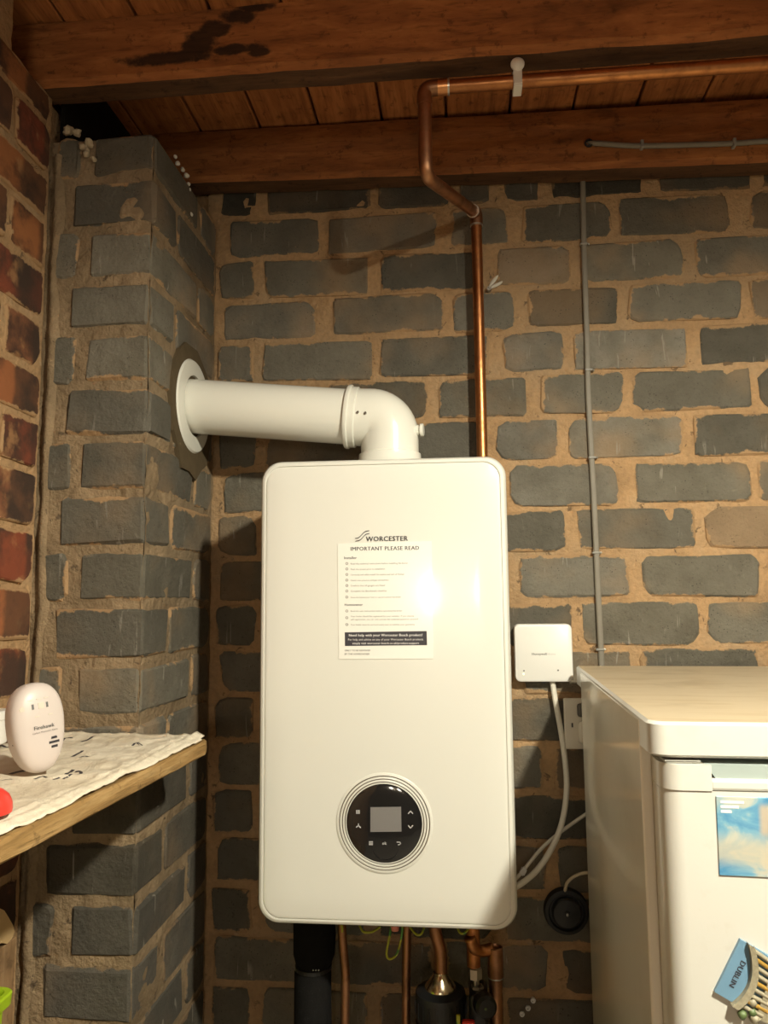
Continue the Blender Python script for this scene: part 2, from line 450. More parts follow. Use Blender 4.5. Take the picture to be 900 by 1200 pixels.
# ------------------------------------------------------------------ text
def text(name, s, mat, parent, origin, width=None, size=.01, xdir=Vector((1, 0, 0)), ydir=Vector((0, 0, 1)), bold=0.0, align='LEFT', local=False, thick=.0002, lift=Vector((0, -.0002, 0))):
    cu = bpy.data.curves.new(name, 'FONT'); cu.body = s; cu.size = 1; cu.resolution_u = 2; cu.space_character = 1.08
    to = bpy.data.objects.new(name, cu); C.objects.link(to)
    dg = bpy.context.evaluated_depsgraph_get()
    me = bpy.data.meshes.new_from_object(to.evaluated_get(dg))
    bpy.data.objects.remove(to); bpy.data.curves.remove(cu)
    xs = [v.co.x for v in me.vertices]; w = max(xs)-min(xs); x0 = min(xs)
    k = (width/w) if width else size
    n = xdir.cross(ydir)
    for v in me.vertices:
        px = (v.co.x-x0)*k
        if align == 'CENTER': px -= w*k/2
        v.co = Vector(origin) + xdir*px + ydir*(v.co.y*k) + lift
    if bold:                                  # heavier weight: overlay shifted copies of the glyphs
        vs = [v.co.copy() for v in me.vertices]; fs = [tuple(p.vertices) for p in me.polygons]; nv = len(vs); V2, F2 = [], []
        for q, sh in enumerate((-1, 0, 1)):
            V2 += [c + xdir*(bold*k*sh) + n*(.00002*q) for c in vs]; F2 += [tuple(i+nv*q for i in f) for f in fs]
        me = bpy.data.meshes.new(name); me.from_pydata(V2, [], F2)
    me.materials.clear()
    return obj(name, me, mat, parent, local=local)

# ------------------------------------------------------------------ the setting
PB = 0.0902                                   # brick course
def ZJ(k): return 1.2133 - k*PB              # bed joint k on the back wall

def brick(parent, mat, centre, half, rotz=0.0, seed=0, bev=.007, free_x=False, jit=.0035, name='brick', corner=False):
    """half = (half length, half depth, half height); local x runs along the wall, local -y is the face"""
    rs = random.Random(seed); bm = BM(); hl, hd, hh = half
    if corner:
        box(bm, -hl, hl, -hd, hd, -hh, hh, bev=min(bev*rs.uniform(.75, 1.5), hh*.5, hl*.4))
        for v in bm.verts:
            v.co += Vector((rs.uniform(-jit, jit), rs.uniform(-jit, jit)*.5, rs.uniform(-jit, jit)*.8))
    else:
        out = []
        for sx, sz in ((1, 1), (-1, 1), (-1, -1), (1, -1)):
            r = min(rs.choice((.006, .010, .014, .022)), hl*.6, hh*.8)
            c = [(hl, hh-r), (hl-r*.32, hh-r*.32), (hl-r, hh)]
            if sx*sz < 0: c = c[::-1]
            out += [(sx*a, sz*b) for a, b in c]
        out = [(x+rs.uniform(-jit, jit), z+rs.uniform(-jit, jit)*.8) for x, z in out]
        ins = rs.uniform(.002, .0045); rings = []
        for k, y in ((ins, -hd), (0, -hd+ins*.8), (-.001, hd)):
            rings.append([bm.verts.new((x-math.copysign(k, x), y+(rs.uniform(-.0008, .0008) if y < 0 else 0), z-math.copysign(k, z))) for x, z in out])
        n = len(out)
        for a, b in zip(rings, rings[1:]):
            for k in range(n): bm.faces.new((a[k], b[k], b[(k+1) % n], a[(k+1) % n]))
        bm.faces.new(rings[0]); bm.faces.new(rings[-1][::-1])
        bmesh.ops.recalc_face_normals(bm, faces=bm.faces)
    rot = Matrix.Rotation(rotz+rs.uniform(-.006, .006), 4, 'Z') @ Matrix.Rotation(rs.uniform(-.014, .014), 4, 'Y')
    o = obj(name, bm, mat, parent, loc=centre, rot=rot)
    o['hl'] = 9.0 if free_x else hl; o['hh'] = hh
    return o

def mortar_grid(bm, o, u, v, n, nu, nv, amp, sc=22, seed=0.0):
    vs = []
    for j in range(nv+1):
        row = []
        for i in range(nu+1):
            p = o + u*(i/nu) + v*(j/nv)
            q = p*sc + Vector((seed, seed, seed))
            d = noise.noise(q)*.65 + noise.noise(q*2.7)*.35
            row.append(bm.verts.new(p + n*d*amp))
        vs.append(row)
    for j in range(nv):
        for i in range(nu):
            bm.faces.new((vs[j][i], vs[j][i+1], vs[j+1][i+1], vs[j+1][i]))

# back wall
bm = BM()
mortar_grid(bm, Vector((-.40, .0025, FLOOR)), Vector((1.55, 0, 0)), Vector((0, 0, 2.40)), Vector((0, -1, 0)), 130, 200, .0045)
box(bm, -.75, 2.0, .012, .12, FLOOR, CEIL+.02)
wall_back = tag(obj('wall_back', bm, M['mortar']), kind='structure')
ROWS = {
-2: [(-.36, -.15), (-.13, .09), (.115, .33), (.355, .58), (.605, .82), (.845, 1.06)],
-1: [(-.37, -.29), (-.27, -.05), (-.03, .12), (.14, .201), (.228, .300), (.325, .505), (.539, .718), (.74, .95)],
0: [(-.353, -.158), (-.14, .089), (.117, .234), (.264, .441), (.46, .671), (.713, .922), (.945, 1.13)],
1: [(-.372, -.297), (-.273, -.054), (-.029, .185), (.211, .355), (.379, .579), (.604, .801), (.825, 1.04)],
2: [(-.362, -.169), (-.129, .1), (.121, .243), (.269, .447), (.469, .685), (.705, .91), (.935, 1.13)],
3: [(-.37, -.297), (-.277, -.048), (-.03, .19), (.217, .34), (.357, .577), (.601, .809), (.83, 1.05)],
4: [(-.359, -.162), (-.14, .062), (.087, .264), (.292, .45), (.47, .693), (.708, .912), (.935, 1.13)],
5: [(-.367, -.29), (-.268, -.051), (-.03, .177), (.199, .323), (.341, .56), (.582, .789), (.81, 1.03)],
6: [(-.357, -.161), (-.139, .06), (.08, .202), (.225, .433), (.465, .682), (.696, .899), (.92, 1.13)],
7: [(-.368, -.288), (-.267, -.044), (-.023, .193), (.213, .331), (.351, .574), (.595, .801), (.82, 1.04)],
8: [(-.361, -.161), (-.137, .057), (.081, .214), (.237, .446), (.472, .687), (.705, .901), (.925, 1.13)],
9: [(-.368, -.286), (-.263, -.037), (-.015, .188), (.211, .335), (.351, .57), (.587, .788), (.81, 1.03)],
10: [(-.358, -.161), (-.137, .054), (.078, .219), (.238, .443), (.462, .673), (.692, .888), (.91, 1.12)]}
for r in range(11, 24):
    ROWS[r] = ([(-.36, -.165), (-.14, .06), (.085, .27), (.295, .50), (.525, .74), (.765, .98)] if r % 2 == 0 else
               [(-.368, -.29), (-.266, -.068), (-.042, .17), (.195, .40), (.425, .64), (.665, .88)])
for r, lst in ROWS.items():
    for i, (a, b) in enumerate(lst):
        zt, zb = ZJ(r-1), ZJ(r); sd = r*37+i+1000; rs = random.Random(sd)
        j = .0048
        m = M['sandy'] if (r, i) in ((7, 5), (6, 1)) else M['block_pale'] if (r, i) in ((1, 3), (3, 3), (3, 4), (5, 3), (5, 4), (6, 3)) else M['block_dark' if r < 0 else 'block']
        brick(wall_back, m, Vector(((a+b)/2, .030+rs.uniform(-.0015, .002), (zt+zb)/2+rs.uniform(-.002, .002))), ((b-a)/2, .031, (zt-zb)/2-j), seed=sd)

# left pier (chimney breast side) with real corner bricks
XP, YP = -.378, -.340
bm = BM()
box(bm, -.575, XP+.010-.014, YP+.012, .0, FLOOR, 1.285)
mortar_grid(bm, Vector((-.572, YP+.0035, FLOOR)), Vector((.572+XP-.004, 0, 0)), Vector((0, 0, 2.185)), Vector((0, -1, 0)), 18, 190, .0055, seed=5)
mortar_grid(bm, Vector((XP-.0035, YP+.003, FLOOR)), Vector((0, -YP-.003, 0)), Vector((0, 0, 2.185)), Vector((1, 0, 0)), 28, 190, .0055, seed=9)
pier = tag(obj('wall_pier', bm, M['mortar_dirty']), kind='structure')
for r in range(0, 24):
    zt, zb = ZJ(r-1), ZJ(r); zc = (zt+zb)/2; hh = (zt-zb)/2-.0058
    if r == 0: zc -= .004; hh -= .003
    s = 3000+r*11; rs = random.Random(s); jx = lambda: rs.uniform(-.004, .004)
    def blk(x0, x1, y0, y1, k, rot=0.0, **kw):
        cx, cy = (x0+x1)/2, (y0+y1)/2
        half = ((x1-x0)/2, (y1-y0)/2, hh) if rot == 0 else ((y1-y0)/2, (x1-x0)/2, hh)
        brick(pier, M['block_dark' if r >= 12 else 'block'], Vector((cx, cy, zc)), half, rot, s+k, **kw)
    if r % 2 == 1:
        blk(-.522+jx(), XP, YP, -.235+jx(), 0, bev=.006, jit=.0035, free_x=True, corner=True)
        blk(XP-.05, XP, -.222+jx(), -.012, 1, PI/2)
    else:
        blk(-.488+jx(), XP, YP, -.120+jx(), 0, bev=.006, jit=.0035, free_x=True, corner=True)
        blk(-.552, -.508+jx(), YP, YP+.05, 2)
        blk(XP-.05, XP, -.105+jx(), -.010, 1, PI/2)
# rough pointing down the joint between pier and left wall
bm = BM()
rs = random.Random(4); R = []
for k in range(60):
    z = FLOOR+.3+k*(1.26-FLOOR-.3)/59
    q = Vector((3.1, 0, z*9)); d = noise.noise(q)*.012; e = noise.noise(q*2.3+Vector((9, 0, 0)))*.004
    R.append([bm.verts.new((-.5545+d*.15, YP+.012, z)), bm.verts.new((-.5535+d*.15, YP-.004-e, z)), bm.verts.new((-.546+d*.5, YP-.0045-e*.5, z)), bm.verts.new((-.540+d, YP+.004, z))])
for a, b in zip(R, R[1:]):
    for k in range(3): bm.faces.new((a[k], a[k+1], b[k+1], b[k]))
obj('pointing', bm, M['mortar_dirty'], pier, smooth=True)
# cement patch around the flue hole
bm = BM(); rs = random.Random(12); pts = []
for k in range(22):
    a = 2*PI*k/22; rr = .116+rs.uniform(-.007, .009)+.018*max(0, -math.sin(a))**2
    pts.append(Vector((XP-.004, max(min(-.140+rr*.95*math.cos(a), -.035), -.262), .862+rr*math.sin(a))))
poly_plate(bm, pts, Vector((.0092, 0, 0)))
obj('cement_patch', bm, M['cement'], pier, label='brownish grey cement patch around the flue hole')
# crumbs of pale mortar at the pier top
rs = random.Random(3)
for (px, py, Yq, s) in [(98, 172, -.343, .006), (105, 168, -.343, .007), (101, 180, -.343, .005), (109, 186, -.343, .005), (80, 153, -.343, .009), (90, 156, -.343, .007), (103, 176, -.343, .0045)]:
    bm = BM(); bmesh.ops.create_icosphere(bm, subdivisions=2, radius=s)
    for v in bm.verts: v.co *= 1+noise.noise(v.co*130+Vector((px, 0, 0)))*.7
    obj('mortar_crumb', bm, M['white_mortar'], pier, loc=at(px, py, Yq))
for (px, py, s) in [(206, 184, .004), (208, 191, .004), (214, 199, .004), (219, 206, .005), (221, 216, .0035), (222, 222, .003), (223, 251, .004)]:
    bm = BM(); bmesh.ops.create_icosphere(bm, subdivisions=2, radius=s)
    for v in bm.verts: v.co *= 1+noise.noise(v.co*150+Vector((px, 0, 0)))*.8
    obj('mortar_crumb', bm, M['dust'], pier, loc=at(px, py, X=XP))

bm = BM(); box(bm, -.5595, -.552, YP+.02, -.002, 1.285, CEIL); obj('recess_shade_box', bm, M['recess_shade'], pier, label='soot-blackened wall above the pier')  # dark box that puts the hidden corner's shade into colour
# left wall of red bricks
XL = -.558
bm = BM()
mortar_grid(bm, Vector((XL-.003, -.47, FLOOR)), Vector((0, .47+YP-.008, 0)), Vector((0, 0, 1.358-FLOOR)), Vector((1, 0, 0)), 11, 172, .005, seed=20)
mortar_grid(bm, Vector((XL-.003, -1.25, FLOOR)), Vector((0, .78, 0)), Vector((0, 0, 2.37)), Vector((1, 0, 0)), 58, 180, .005, seed=20)
box(bm, XL-.12, XL-.010, -3.3, -.47, FLOOR, CEIL+.02); box(bm, XL-.12, XL-.010, -.47, .1, FLOOR, 1.356)
wall_left = tag(obj('wall_left', bm, M['mortar']), kind='structure')
RJ = [1.363, 1.301, 1.214, 1.135, 1.045, .959, .872, .791, .708, .614, .524, .436]
while RJ[-1] > FLOOR: RJ.append(RJ[-1]-.0875)
for r, (zt, zb) in enumerate(zip(RJ, RJ[1:])):
    y = YP-.016; i = 0
    Ls = [.098]+[.212]*3 if r % 2 == 1 else [.205]*4
    for L in Ls:
        rs = random.Random(5000+r*9+i)
        brick(wall_left, M['red'], Vector((XL-.030+rs.uniform(-.002, .002), y-L/2, (zt+zb)/2)), (L/2, .031, (zt-zb)/2-.006), PI/2, 5000+r*9+i)
        y -= L+.014; i += 1
# rest of the room
bm = BM(); box(bm, 1.90, 2.0, -3.4, .02, FLOOR, CEIL+.02); tag(obj('wall_right', bm, M['plain_wall']), kind='structure')
bm = BM(); box(bm, -.70, 2.0, -3.4, -3.3, FLOOR, CEIL+.02); tag(obj('wall_rear', bm, M['plain_wall']), kind='structure')
bm = BM(); box(bm, -.70, 2.0, -3.4, .12, FLOOR-.08, FLOOR); tag(obj('floor', bm, M['floor']), kind='structure')
bm = BM(); box(bm, -.70, 2.0, -3.4, .12, CEIL+.022, CEIL+.06); ceiling = tag(obj('ceiling', bm, M['joist']), kind='structure')
seams = [-.274, -.152, -.019, .113, .241, .368, .495, .622]
while seams[0] > -.68: seams.insert(0, seams[0]-.127)
while seams[-1] < 1.88: seams.append(seams[-1]+.127)
for i, (a, b) in enumerate(zip(seams, seams[1:])):
    a = max(a, -.69); b = min(b, 1.899); rs = random.Random(i+77)
    bm = BM(); L = 3.3
    box(bm, -(b-a)/2+.0025, (b-a)/2-.0025, -L/2, L/2, 0, .022, bev=.002)
    obj('board', bm, M['board'], ceiling, loc=Vector(((a+b)/2, -L/2+.01, CEIL+rs.uniform(-.001, .002))))

# ------------------------------------------------------------------ joists
def joist(label, mat, y0, y1, ends, x0, x1, seed):
    """ends: (bottom left, bottom right, top left, top right)"""
    bl, br, tl, tr = ends; bm = BM(); rows = []; n = 60
    prof = [(0, 0.012), (.010, 0.0), (.990, 0.0), (1, .010), (1, 1), (0, 1)]
    for i in range(n+1):
        f = i/n; x = x0+(x1-x0)*f; b = bl+(br-bl)*f; t = tl+(tr-tl)*f; ring = []
        for k, (u, h) in enumerate(prof):
            w = noise.noise(Vector((x*7+seed, k*3.1, seed)))*.0025+noise.noise(Vector((x*25, k*3.1, seed)))*.0012
            zz = b+h if h < .5 else t
            if k in (0, 1): zz += abs(noise.noise(Vector((x*9, 4.4, seed))))*.005
            ring.append(bm.verts.new((x, y0+(y1-y0)*u+w*(1 if u < .5 else -1)+(.006 if k == 1 else 0), zz+(w if h < .5 else 0))))
        rows.append(ring)
    m = len(prof)
    for a, b in zip(rows, rows[1:]):
        for k in range(m):
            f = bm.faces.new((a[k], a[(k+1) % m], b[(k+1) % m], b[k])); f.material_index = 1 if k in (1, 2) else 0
    bm.faces.new(rows[0]); bm.faces.new(rows[-1][::-1])
    bmesh.ops.recalc_face_normals(bm, faces=bm.faces)
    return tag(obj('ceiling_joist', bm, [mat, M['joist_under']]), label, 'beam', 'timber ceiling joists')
joist('dark timber joist with black stain, nearest beam across the ceiling', M['joist_front'], -.380, -.332, (1.360, 1.345, CEIL, CEIL), -.66, 1.898, 1.0)
joist('timber joist lying along the top of the grey block wall', M['joist'], -.055, -.006, (1.366, 1.296, CEIL-.001, CEIL-.032), -.556, 1.898, 6.0)
# loose crumbs hanging under the near joist by the pier
# ------------------------------------------------------------------ overhead copper pipe
pipe = thing('copper_pipe', 'copper pipe running below the joist, stepping back and dropping behind the boiler', 'pipe', at(565, 533, -.032))
YH = -.352; zH = 1.325
R1 = .011
cor = at(500, 99, YH); cor.z = zH; cor.y = YH
bend0 = at(498, 207, YH); bend0.y = YH; bend0.x = cor.x-.004
bend1 = at(558, 250, -.034)
obj('horizontal_run', tube(BM(), [(1.88, YH, zH-.004), (cor.x+.024, YH, zH)], R1, 18), M['copper'], pipe, smooth=True, autos=40)
el = filleted([Vector((cor.x+.026, YH, zH)), Vector((cor.x-.004, YH, zH)), Vector((cor.x-.004, YH, zH-.03))], .022, 8)
obj('elbow', tube(BM(), el, R1*1.14, 18), M['copper_dark'], pipe, smooth=True, autos=40)
obj('clean_sleeve', tube(BM(), [(cor.x+.018, YH, zH), (cor.x+.034, YH, zH)], R1*1.18, 18), M['copper_bright'], pipe, smooth=True, autos=40)
obj('solder_ring', tube(BM(), [(cor.x+.034, YH, zH), (cor.x+.037, YH, zH)], R1*1.22, 18), M['solder'], pipe, smooth=True, autos=40)
mid = filleted([Vector((cor.x-.004, YH, zH-.02)), bend0, bend1, bend1-Vector((0, 0, .03))], .03, 8)
obj('drop_with_offset', tube(BM(), mid, R1, 18), M['copper_dark'], pipe, smooth=True, autos=40)
dv = (bend1-bend0).normalized()
obj('bend_fitting', tube(BM(), filleted([bend1-dv*.028, bend1, bend1-Vector((0, 0, .026))], .016, 6), R1*1.16, 18), M['copper_dark'], pipe, smooth=True, autos=40)
obj('solder_ring', tube(BM(), [bend1-dv*.030, bend1-dv*.027], R1*1.2, 18), M['solder'], pipe, smooth=True, autos=40)
obj('solder_ring', tube(BM(), [bend1-Vector((0, 0, .025)), bend1-Vector((0, 0, .028))], R1*1.2, 18), M['solder'], pipe, smooth=True, autos=40)
obj('wall_drop', tube(BM(), [bend1-Vector((0, 0, .02)), Vector((.172, -.033, -.02))], R1*.98, 18), M['copper'], pipe, smooth=True, autos=40)
# pipe clip
pc = at(606, 94, YH); pc.y = YH; pc.z = zH
clip = thing('pipe_clip', 'small white plastic clip holding the copper pipe under the joist', 'clip', (pc.x, YH, 1.350))
bm = BM(); box(bm, pc.x-.007, pc.x+.007, YH-R1-.004, YH-R1-.0012, zH-.014, 1.352, bev=.001); box(bm, pc.x-.007, pc.x+.007, YH-R1-.003, YH+R1+.003, zH-.0165, zH-.0125, bev=.001)
box(bm, pc.x-.007, pc.x+.007, YH+R1+.0012, YH+R1+.004, zH-.014, 1.352, bev=.001)
obj('saddle', bm, M['plastic'], clip)
obj('locking_head', lathe(BM(), [(0, -.004), (.008, -.0035), (.0110, -.001), (.0110, .002), (.007, .006), (0, .007)], Vector((0, -1, 0)), Vector((pc.x, YH-R1-.004, zH+.019)), 20), M['plastic'], clip, smooth=True, autos=40)

# ------------------------------------------------------------------ grey cables
def flat_cable(bm, pts, w, t, side):
    pts = [Vector(p) for p in pts]; rings = []
    for p in pts:
        s = side[0]*w/2; n = side[1]*t/2
        rings.append([bm.verts.new(p+s*a+n*b) for a, b in ((-1, -.5), (-.6, -1), (.6, -1), (1, -.5), (1, 1), (-1, 1))])
    for a, b in zip(rings, rings[1:]):
        for k in range(6): bm.faces.new((a[k], a[(k+1) % 6], b[(k+1) % 6], b[k]))
    bm.faces.new(rings[0]); bm.faces.new(rings[-1][::-1]); bmesh.ops.recalc_face_normals(bm, faces=bm.faces)
    return bm
cb = thing('wall_cable', 'thin grey cable clipped vertically down the block wall behind the freezer', 'cable', (.387, -.005, .0))
cpts = [(.389, -.006, 1.40), (.3875, -.006, 1.334), (.385, -.006, 1.217), (.384, -.006, 1.1), (.3835, -.006, 1.004), (.382, -.006, .9), (.383, -.006, .796), (.3845, -.006, .7), (.385, -.006, .628), (.3855, -.006, .54), (.386, -.006, .464), (.387, -.006, .372), (.388, -.006, .2), (.388, -.006, .0)]
obj('sheath', flat_cable(BM(), smooth_path(cpts, 5), .0105, .007, (Vector((1, 0, 0)), Vector((0, 1, 0)))), M['cable_grey'], cb)
for z in (1.205, .944, .768, .582, .398):
    x = .3845; bm = BM(); box(bm, x-.0075, x+.0075, -.0115, -.0005, z-.0022, z+.0022, bev=.001)
    c = obj('cable_clip', bm, M['clip_grey'], cb)
    obj('nail', lathe(BM(), [(0, .0025), (.0016, .002), (.0022, .0005), (.0022, -.008)], Vector((0, -1, 0)), Vector((x+.0095, -.006, z)), 10), M['steel'], c)
jc = thing('joist_cable', 'grey cable clipped along the face of the wall joist', 'cable', (.394, -.060, 1.39))
jp = [at(688, 168, -.05), at(700, 168, -.060), at(725, 170, -.0615), at(752, 171, -.0615), at(800, 170, -.0615), at(860, 168, -.0615), at(905, 165, -.0615), at(1000, 161, -.0615)]
obj('sheath', tube(BM(), smooth_path(jp, 6), .0052, 10), M['cable_grey'], jc, smooth=True, autos=50)
for px in (752, 860):
    q = at(px, 170 if px == 752 else 168, -.062); bm = BM(); box(bm, q.x-.003, q.x+.003, -.069, -.053, q.z-.008, q.z+.008, bev=.001)
    obj('cable_clip', bm, M['clip_grey'], jc)
q = at(690, 168, -.0565)
obj('cable_hole', lathe(BM(), [(.0085, .0), (.0085, .003), (.006, .0035), (.0055, -.002)], Vector((0, -1, 0)), q, 20), M['black_rubber'], jc)

# ------------------------------------------------------------------ boiler
YF = -.306
bo = thing('boiler', 'tall white wall-hung boiler with rounded corners and round black control', 'boiler', (0, -.05, 0))
for z0, z1 in ((.05, .16), (.56, .68)):
    bm = BM(); box(bm, -.15, .15, -.046, .0, z0, z1); obj('wall_bracket', bm, M['steel'], bo)
cz = .362
bm = loft_rrect(BM(), [(.392, .712, .022, -.046), (.394, .714, .024, -.262)], 0, cz); obj('casing', bm, M['enamel'], bo, smooth=True, autos=30)
W, H = .4, .724
rg = [(W-.004, H-.004, .030, -.262), (W, H, .034, -.268), (W, H, .034, -.290), (W-.003, H-.003, .033, -.297), (W-.009, H-.009, .031, -.3025), (W-.016, H-.016, .029, -.3045)]
fp = obj('front_panel', loft_rrect(BM(), rg+[(W-.020, H-.020, .028, -.3045), (W-.0205, H-.0205, .028, -.3025), (W-.024, H-.024, .027, -.3025), (W-.0245, H-.0245, .027, -.3046), (W-.034, H-.034, .024, -.3058), (W-.10, H-.10, .015, -.3062)], 0, cz, seg=10), M['enamel'], bo, smooth=True, autos=25)
# notice sheet
def P(px, py): return at(px, py, YF-.0008)
a, b, c, d = P(395.5, 637), P(506, 634), P(508, 772), P(397, 772.5)
YS = YF-.0011
bm = BM(); poly_plate(bm, [Vector((p.x, YF-.0003, p.z)) for p in (a, b, c, d)], Vector((0, -.0008, 0)))
sheet = obj('notice_sheet', bm, M['paper'], bo, label='white laminated installer and homeowner notice')
def T(s, x0, x1, y, mat='ink', bold=0.0, name='notice_text'):
    p = at(x0, y, YS); q = at(x1, y, YS)
    yb = at(x1, y-(x1-x0)*.012, YS)
    xd = Vector((q.x-p.x, 0, 0)).normalized()
    return text(name, s, M[mat], sheet if name != 'brand_text' else bo, (p.x, YS, p.z), width=(q.x-p.x), bold=bold)
T('WORCESTER', 429, 478, 634.3, 'ink', .020, 'brand_text')
T('IMPORTANT PLEASE READ', 411, 491, 645.4, 'ink', .022)
T('Installer', 403.5, 418, 655.2, 'ink', .02)
for s, y, x1 in [('Read the technical instructions before installing the boiler', 661.6, 478), ('Flush the system prior to installation', 668.0, 451), ('Correctly and safely install the system and test all fittings', 674.4, 473.5), ('Check inlet pressure and gas connections', 681, 455.5), ('Confirm that all gauges are fitted', 687.3, 451), ('Complete the Benchmark checklist', 693.7, 453), ('Show the homeowner how to use and control the boiler', 700.9, 470)]:
    T(s, 411, x1, y, 'ink_grey')
T('Homeowner', 404, 425, 710, 'ink', .02)
for s, y, x1 in [('Read the user instructions before operating the boiler', 717, 471.5), ('Your boiler should be registered by your installer. If you choose', 723.2, 485), ('self registration, you can only activate the extended guarantee yourself', 726.8, 490), ('Your boiler must be serviced every year to validate your guarantee', 733, 486)]:
    T(s, 411, x1, y, 'ink_grey')
for y in (661, 667.4, 673.8, 680.4, 686.8, 693.2, 700.3, 716.6, 724.5, 732.4):
    q = at(406.5, y-.6, YS)
    obj('notice_icon', lathe(BM(), [(.0021, .0001), (.0021, .0003), (.0015, .0003), (.0013, .0001)], Vector((0, -1, 0)), q, 14), M['ink_grey'], sheet)
bm = BM(); aa, bb, cc, dd = at(404, 741, YS), at(500, 739.5, YS), at(500.5, 756, YS), at(404.3, 757, YS)
poly_plate(bm, [Vector((p.x, YS, p.z)) for p in (aa, bb, cc, dd)], Vector((0, -.0003, 0)))
obj('notice_banner', bm, M['ink'], sheet)
YS -= .0003
T('Need help with your Worcester Bosch product?', 409, 495, 745.8, 'ink_white', .02)
T('For help and advice on any of your Worcester Bosch products', 408, 496, 750.6, 'ink_white')
T('simply visit worcester-bosch.co.uk/product-support', 413, 491, 755, 'ink_white', .01)
YS += .0003
T('ONLY TO BE REMOVED', 404, 434, 763.2, 'ink', .01)
T('BY THE HOMEOWNER', 404, 433, 767.4, 'ink', .01)
# brand swoosh: two wavy strokes
for sw in ([(416, 631), (420.6, 629.8), (427.4, 623.4), (432.8, 621.8)], [(416.4, 634.2), (422.3, 632.6), (428.2, 626.6), (433, 625.2)]):
    pts = smooth_path([at(x, y, YS) for x, y in sw], 6)
    bm = BM(); prev = None
    n = len(pts)
    for i, p in enumerate(pts):
        w = .0005*math.sin(PI*(.12+.76*i/(n-1)))+.0003
        r = (bm.verts.new((p.x, YS-.0003, p.z-w)), bm.verts.new((p.x, YS-.0003, p.z+w)))
        if prev: bm.faces.new((prev[0], r[0], r[1], prev[1]))
        prev = r
    obj('brand_swoosh', bm, M['ink'], bo)
# round control
cc = Vector((.0005, YF, .156)); ax = Vector((0, -1, 0))
obj('control_bezel', lathe(BM(), [(.0745, -.001), (.0745, .0012), (.0730, .0020), (.0705, .0022), (.0700, .0005), (.0690, .0005), (.0685, .0022), (.0660, .0026), (.0655, .0008), (.0645, .0008), (.0640, .0026), (.0618, .0030), (.0613, .0012), (.0600, .0012), (.0595, .0030), (.0583, .0030), (.0580, .001)], ax, cc, 64), M['enamel'], bo, smooth=True, autos=25)
for r in (.0695, .0650, .0607):
    obj('bezel_groove', lathe(BM(), [(r+.0007, .0009), (r+.0007, .0013), (r-.0007, .0013), (r-.0007, .0009)], ax, cc, 64), M['groove'], bo)
dial = obj('control_glass', lathe(BM(), [(.0585, .0), (.0585, .0028), (.0560, .0036), (.045, .0046), (.030, .0053), (.015, .0056), (0, .0057)], ax, cc, 64), M['black_gloss'], bo, smooth=True, autos=30)
YD = YF-.0060
def dpt(px, py): q = at(px, py, YD); return Vector((q.x, YD, q.z))
bm = BM(); poly_plate(bm, [dpt(434, 946), dpt(470, 945.5), dpt(470.5, 974.5), dpt(434, 975)], Vector((0, .0016, 0))); obj('display', bm, M['screen'], dial, label='small grey rectangular display')
def stroke(name, pts, w, mat, parent, Y):
    bm = BM()
    for p, q in zip(pts, pts[1:]):
        d = (q-p).normalized(); n = Vector((-d.z, 0, d.x))*w
        poly_plate(bm, [p-n-d*w*.5, q-n+d*w*.5, q+n+d*w*.5, p+n-d*w*.5], Vector((0, .0008, 0)))
    return obj(name, bm, mat, parent)
YI = .0008
stroke('up_arrow', [dpt(478.5, 953.5), dpt(481, 950.5), dpt(483.7, 953.5)], .0006, M['icon'], dial, YI)
stroke('down_arrow', [dpt(478.5, 967.5), dpt(481, 970.6), dpt(483.7, 967.5)], .0006, M['icon'], dial, YI)
for x in (417.8, 419.4, 421): stroke('radiator_icon', [dpt(x, 949.5), dpt(x, 953.5)], .0006, M['icon'], dial, YI)
stroke('tap_icon', [dpt(417.5, 969.5), dpt(420, 967.5), dpt(422.5, 970)], .0007, M['icon'], dial, YI)
stroke('tap_icon', [dpt(420, 965.5), dpt(420, 968)], .0006, M['icon'], dial, YI)
for y in (986.5, 988.2, 989.9): stroke('menu_icon', [dpt(432.5, y), dpt(436.8, y)], .0005, M['icon'], dial, YI)
p = dpt(448, 989.8); text('ok_text', 'ok', M['icon'], dial, (p.x, YD, p.z), width=.0066, bold=.02)
stroke('back_icon', [dpt(465, 987), dpt(468.5, 987), dpt(469.5, 988.6), dpt(468, 990), dpt(466.5, 990)], .0005, M['icon'], dial, YI)
# button ring under the middle
obj('touch_ring', lathe(BM(), [(.0200, .0), (.0200, .0003), (.0192, .0003), (.0192, .0)], ax, dpt(451.5, 993)+Vector((0, .0012, 0)), 32), M['black_plastic'], dial)
# salmon button peeping out under the case
obj('pressure_button', lathe(BM(), [(0, -.004), (.006, -.003), (.007, .004), (.005, .012)], Vector((0, 0, 1)), at(463, 1088, -.22), 16), M['pink'], bo, smooth=True)
bm = BM(); box(bm, -.17, .17, -.25, -.06, -.012, .012, bev=.004); obj('underside_tray', bm, M['black_plastic'], bo)

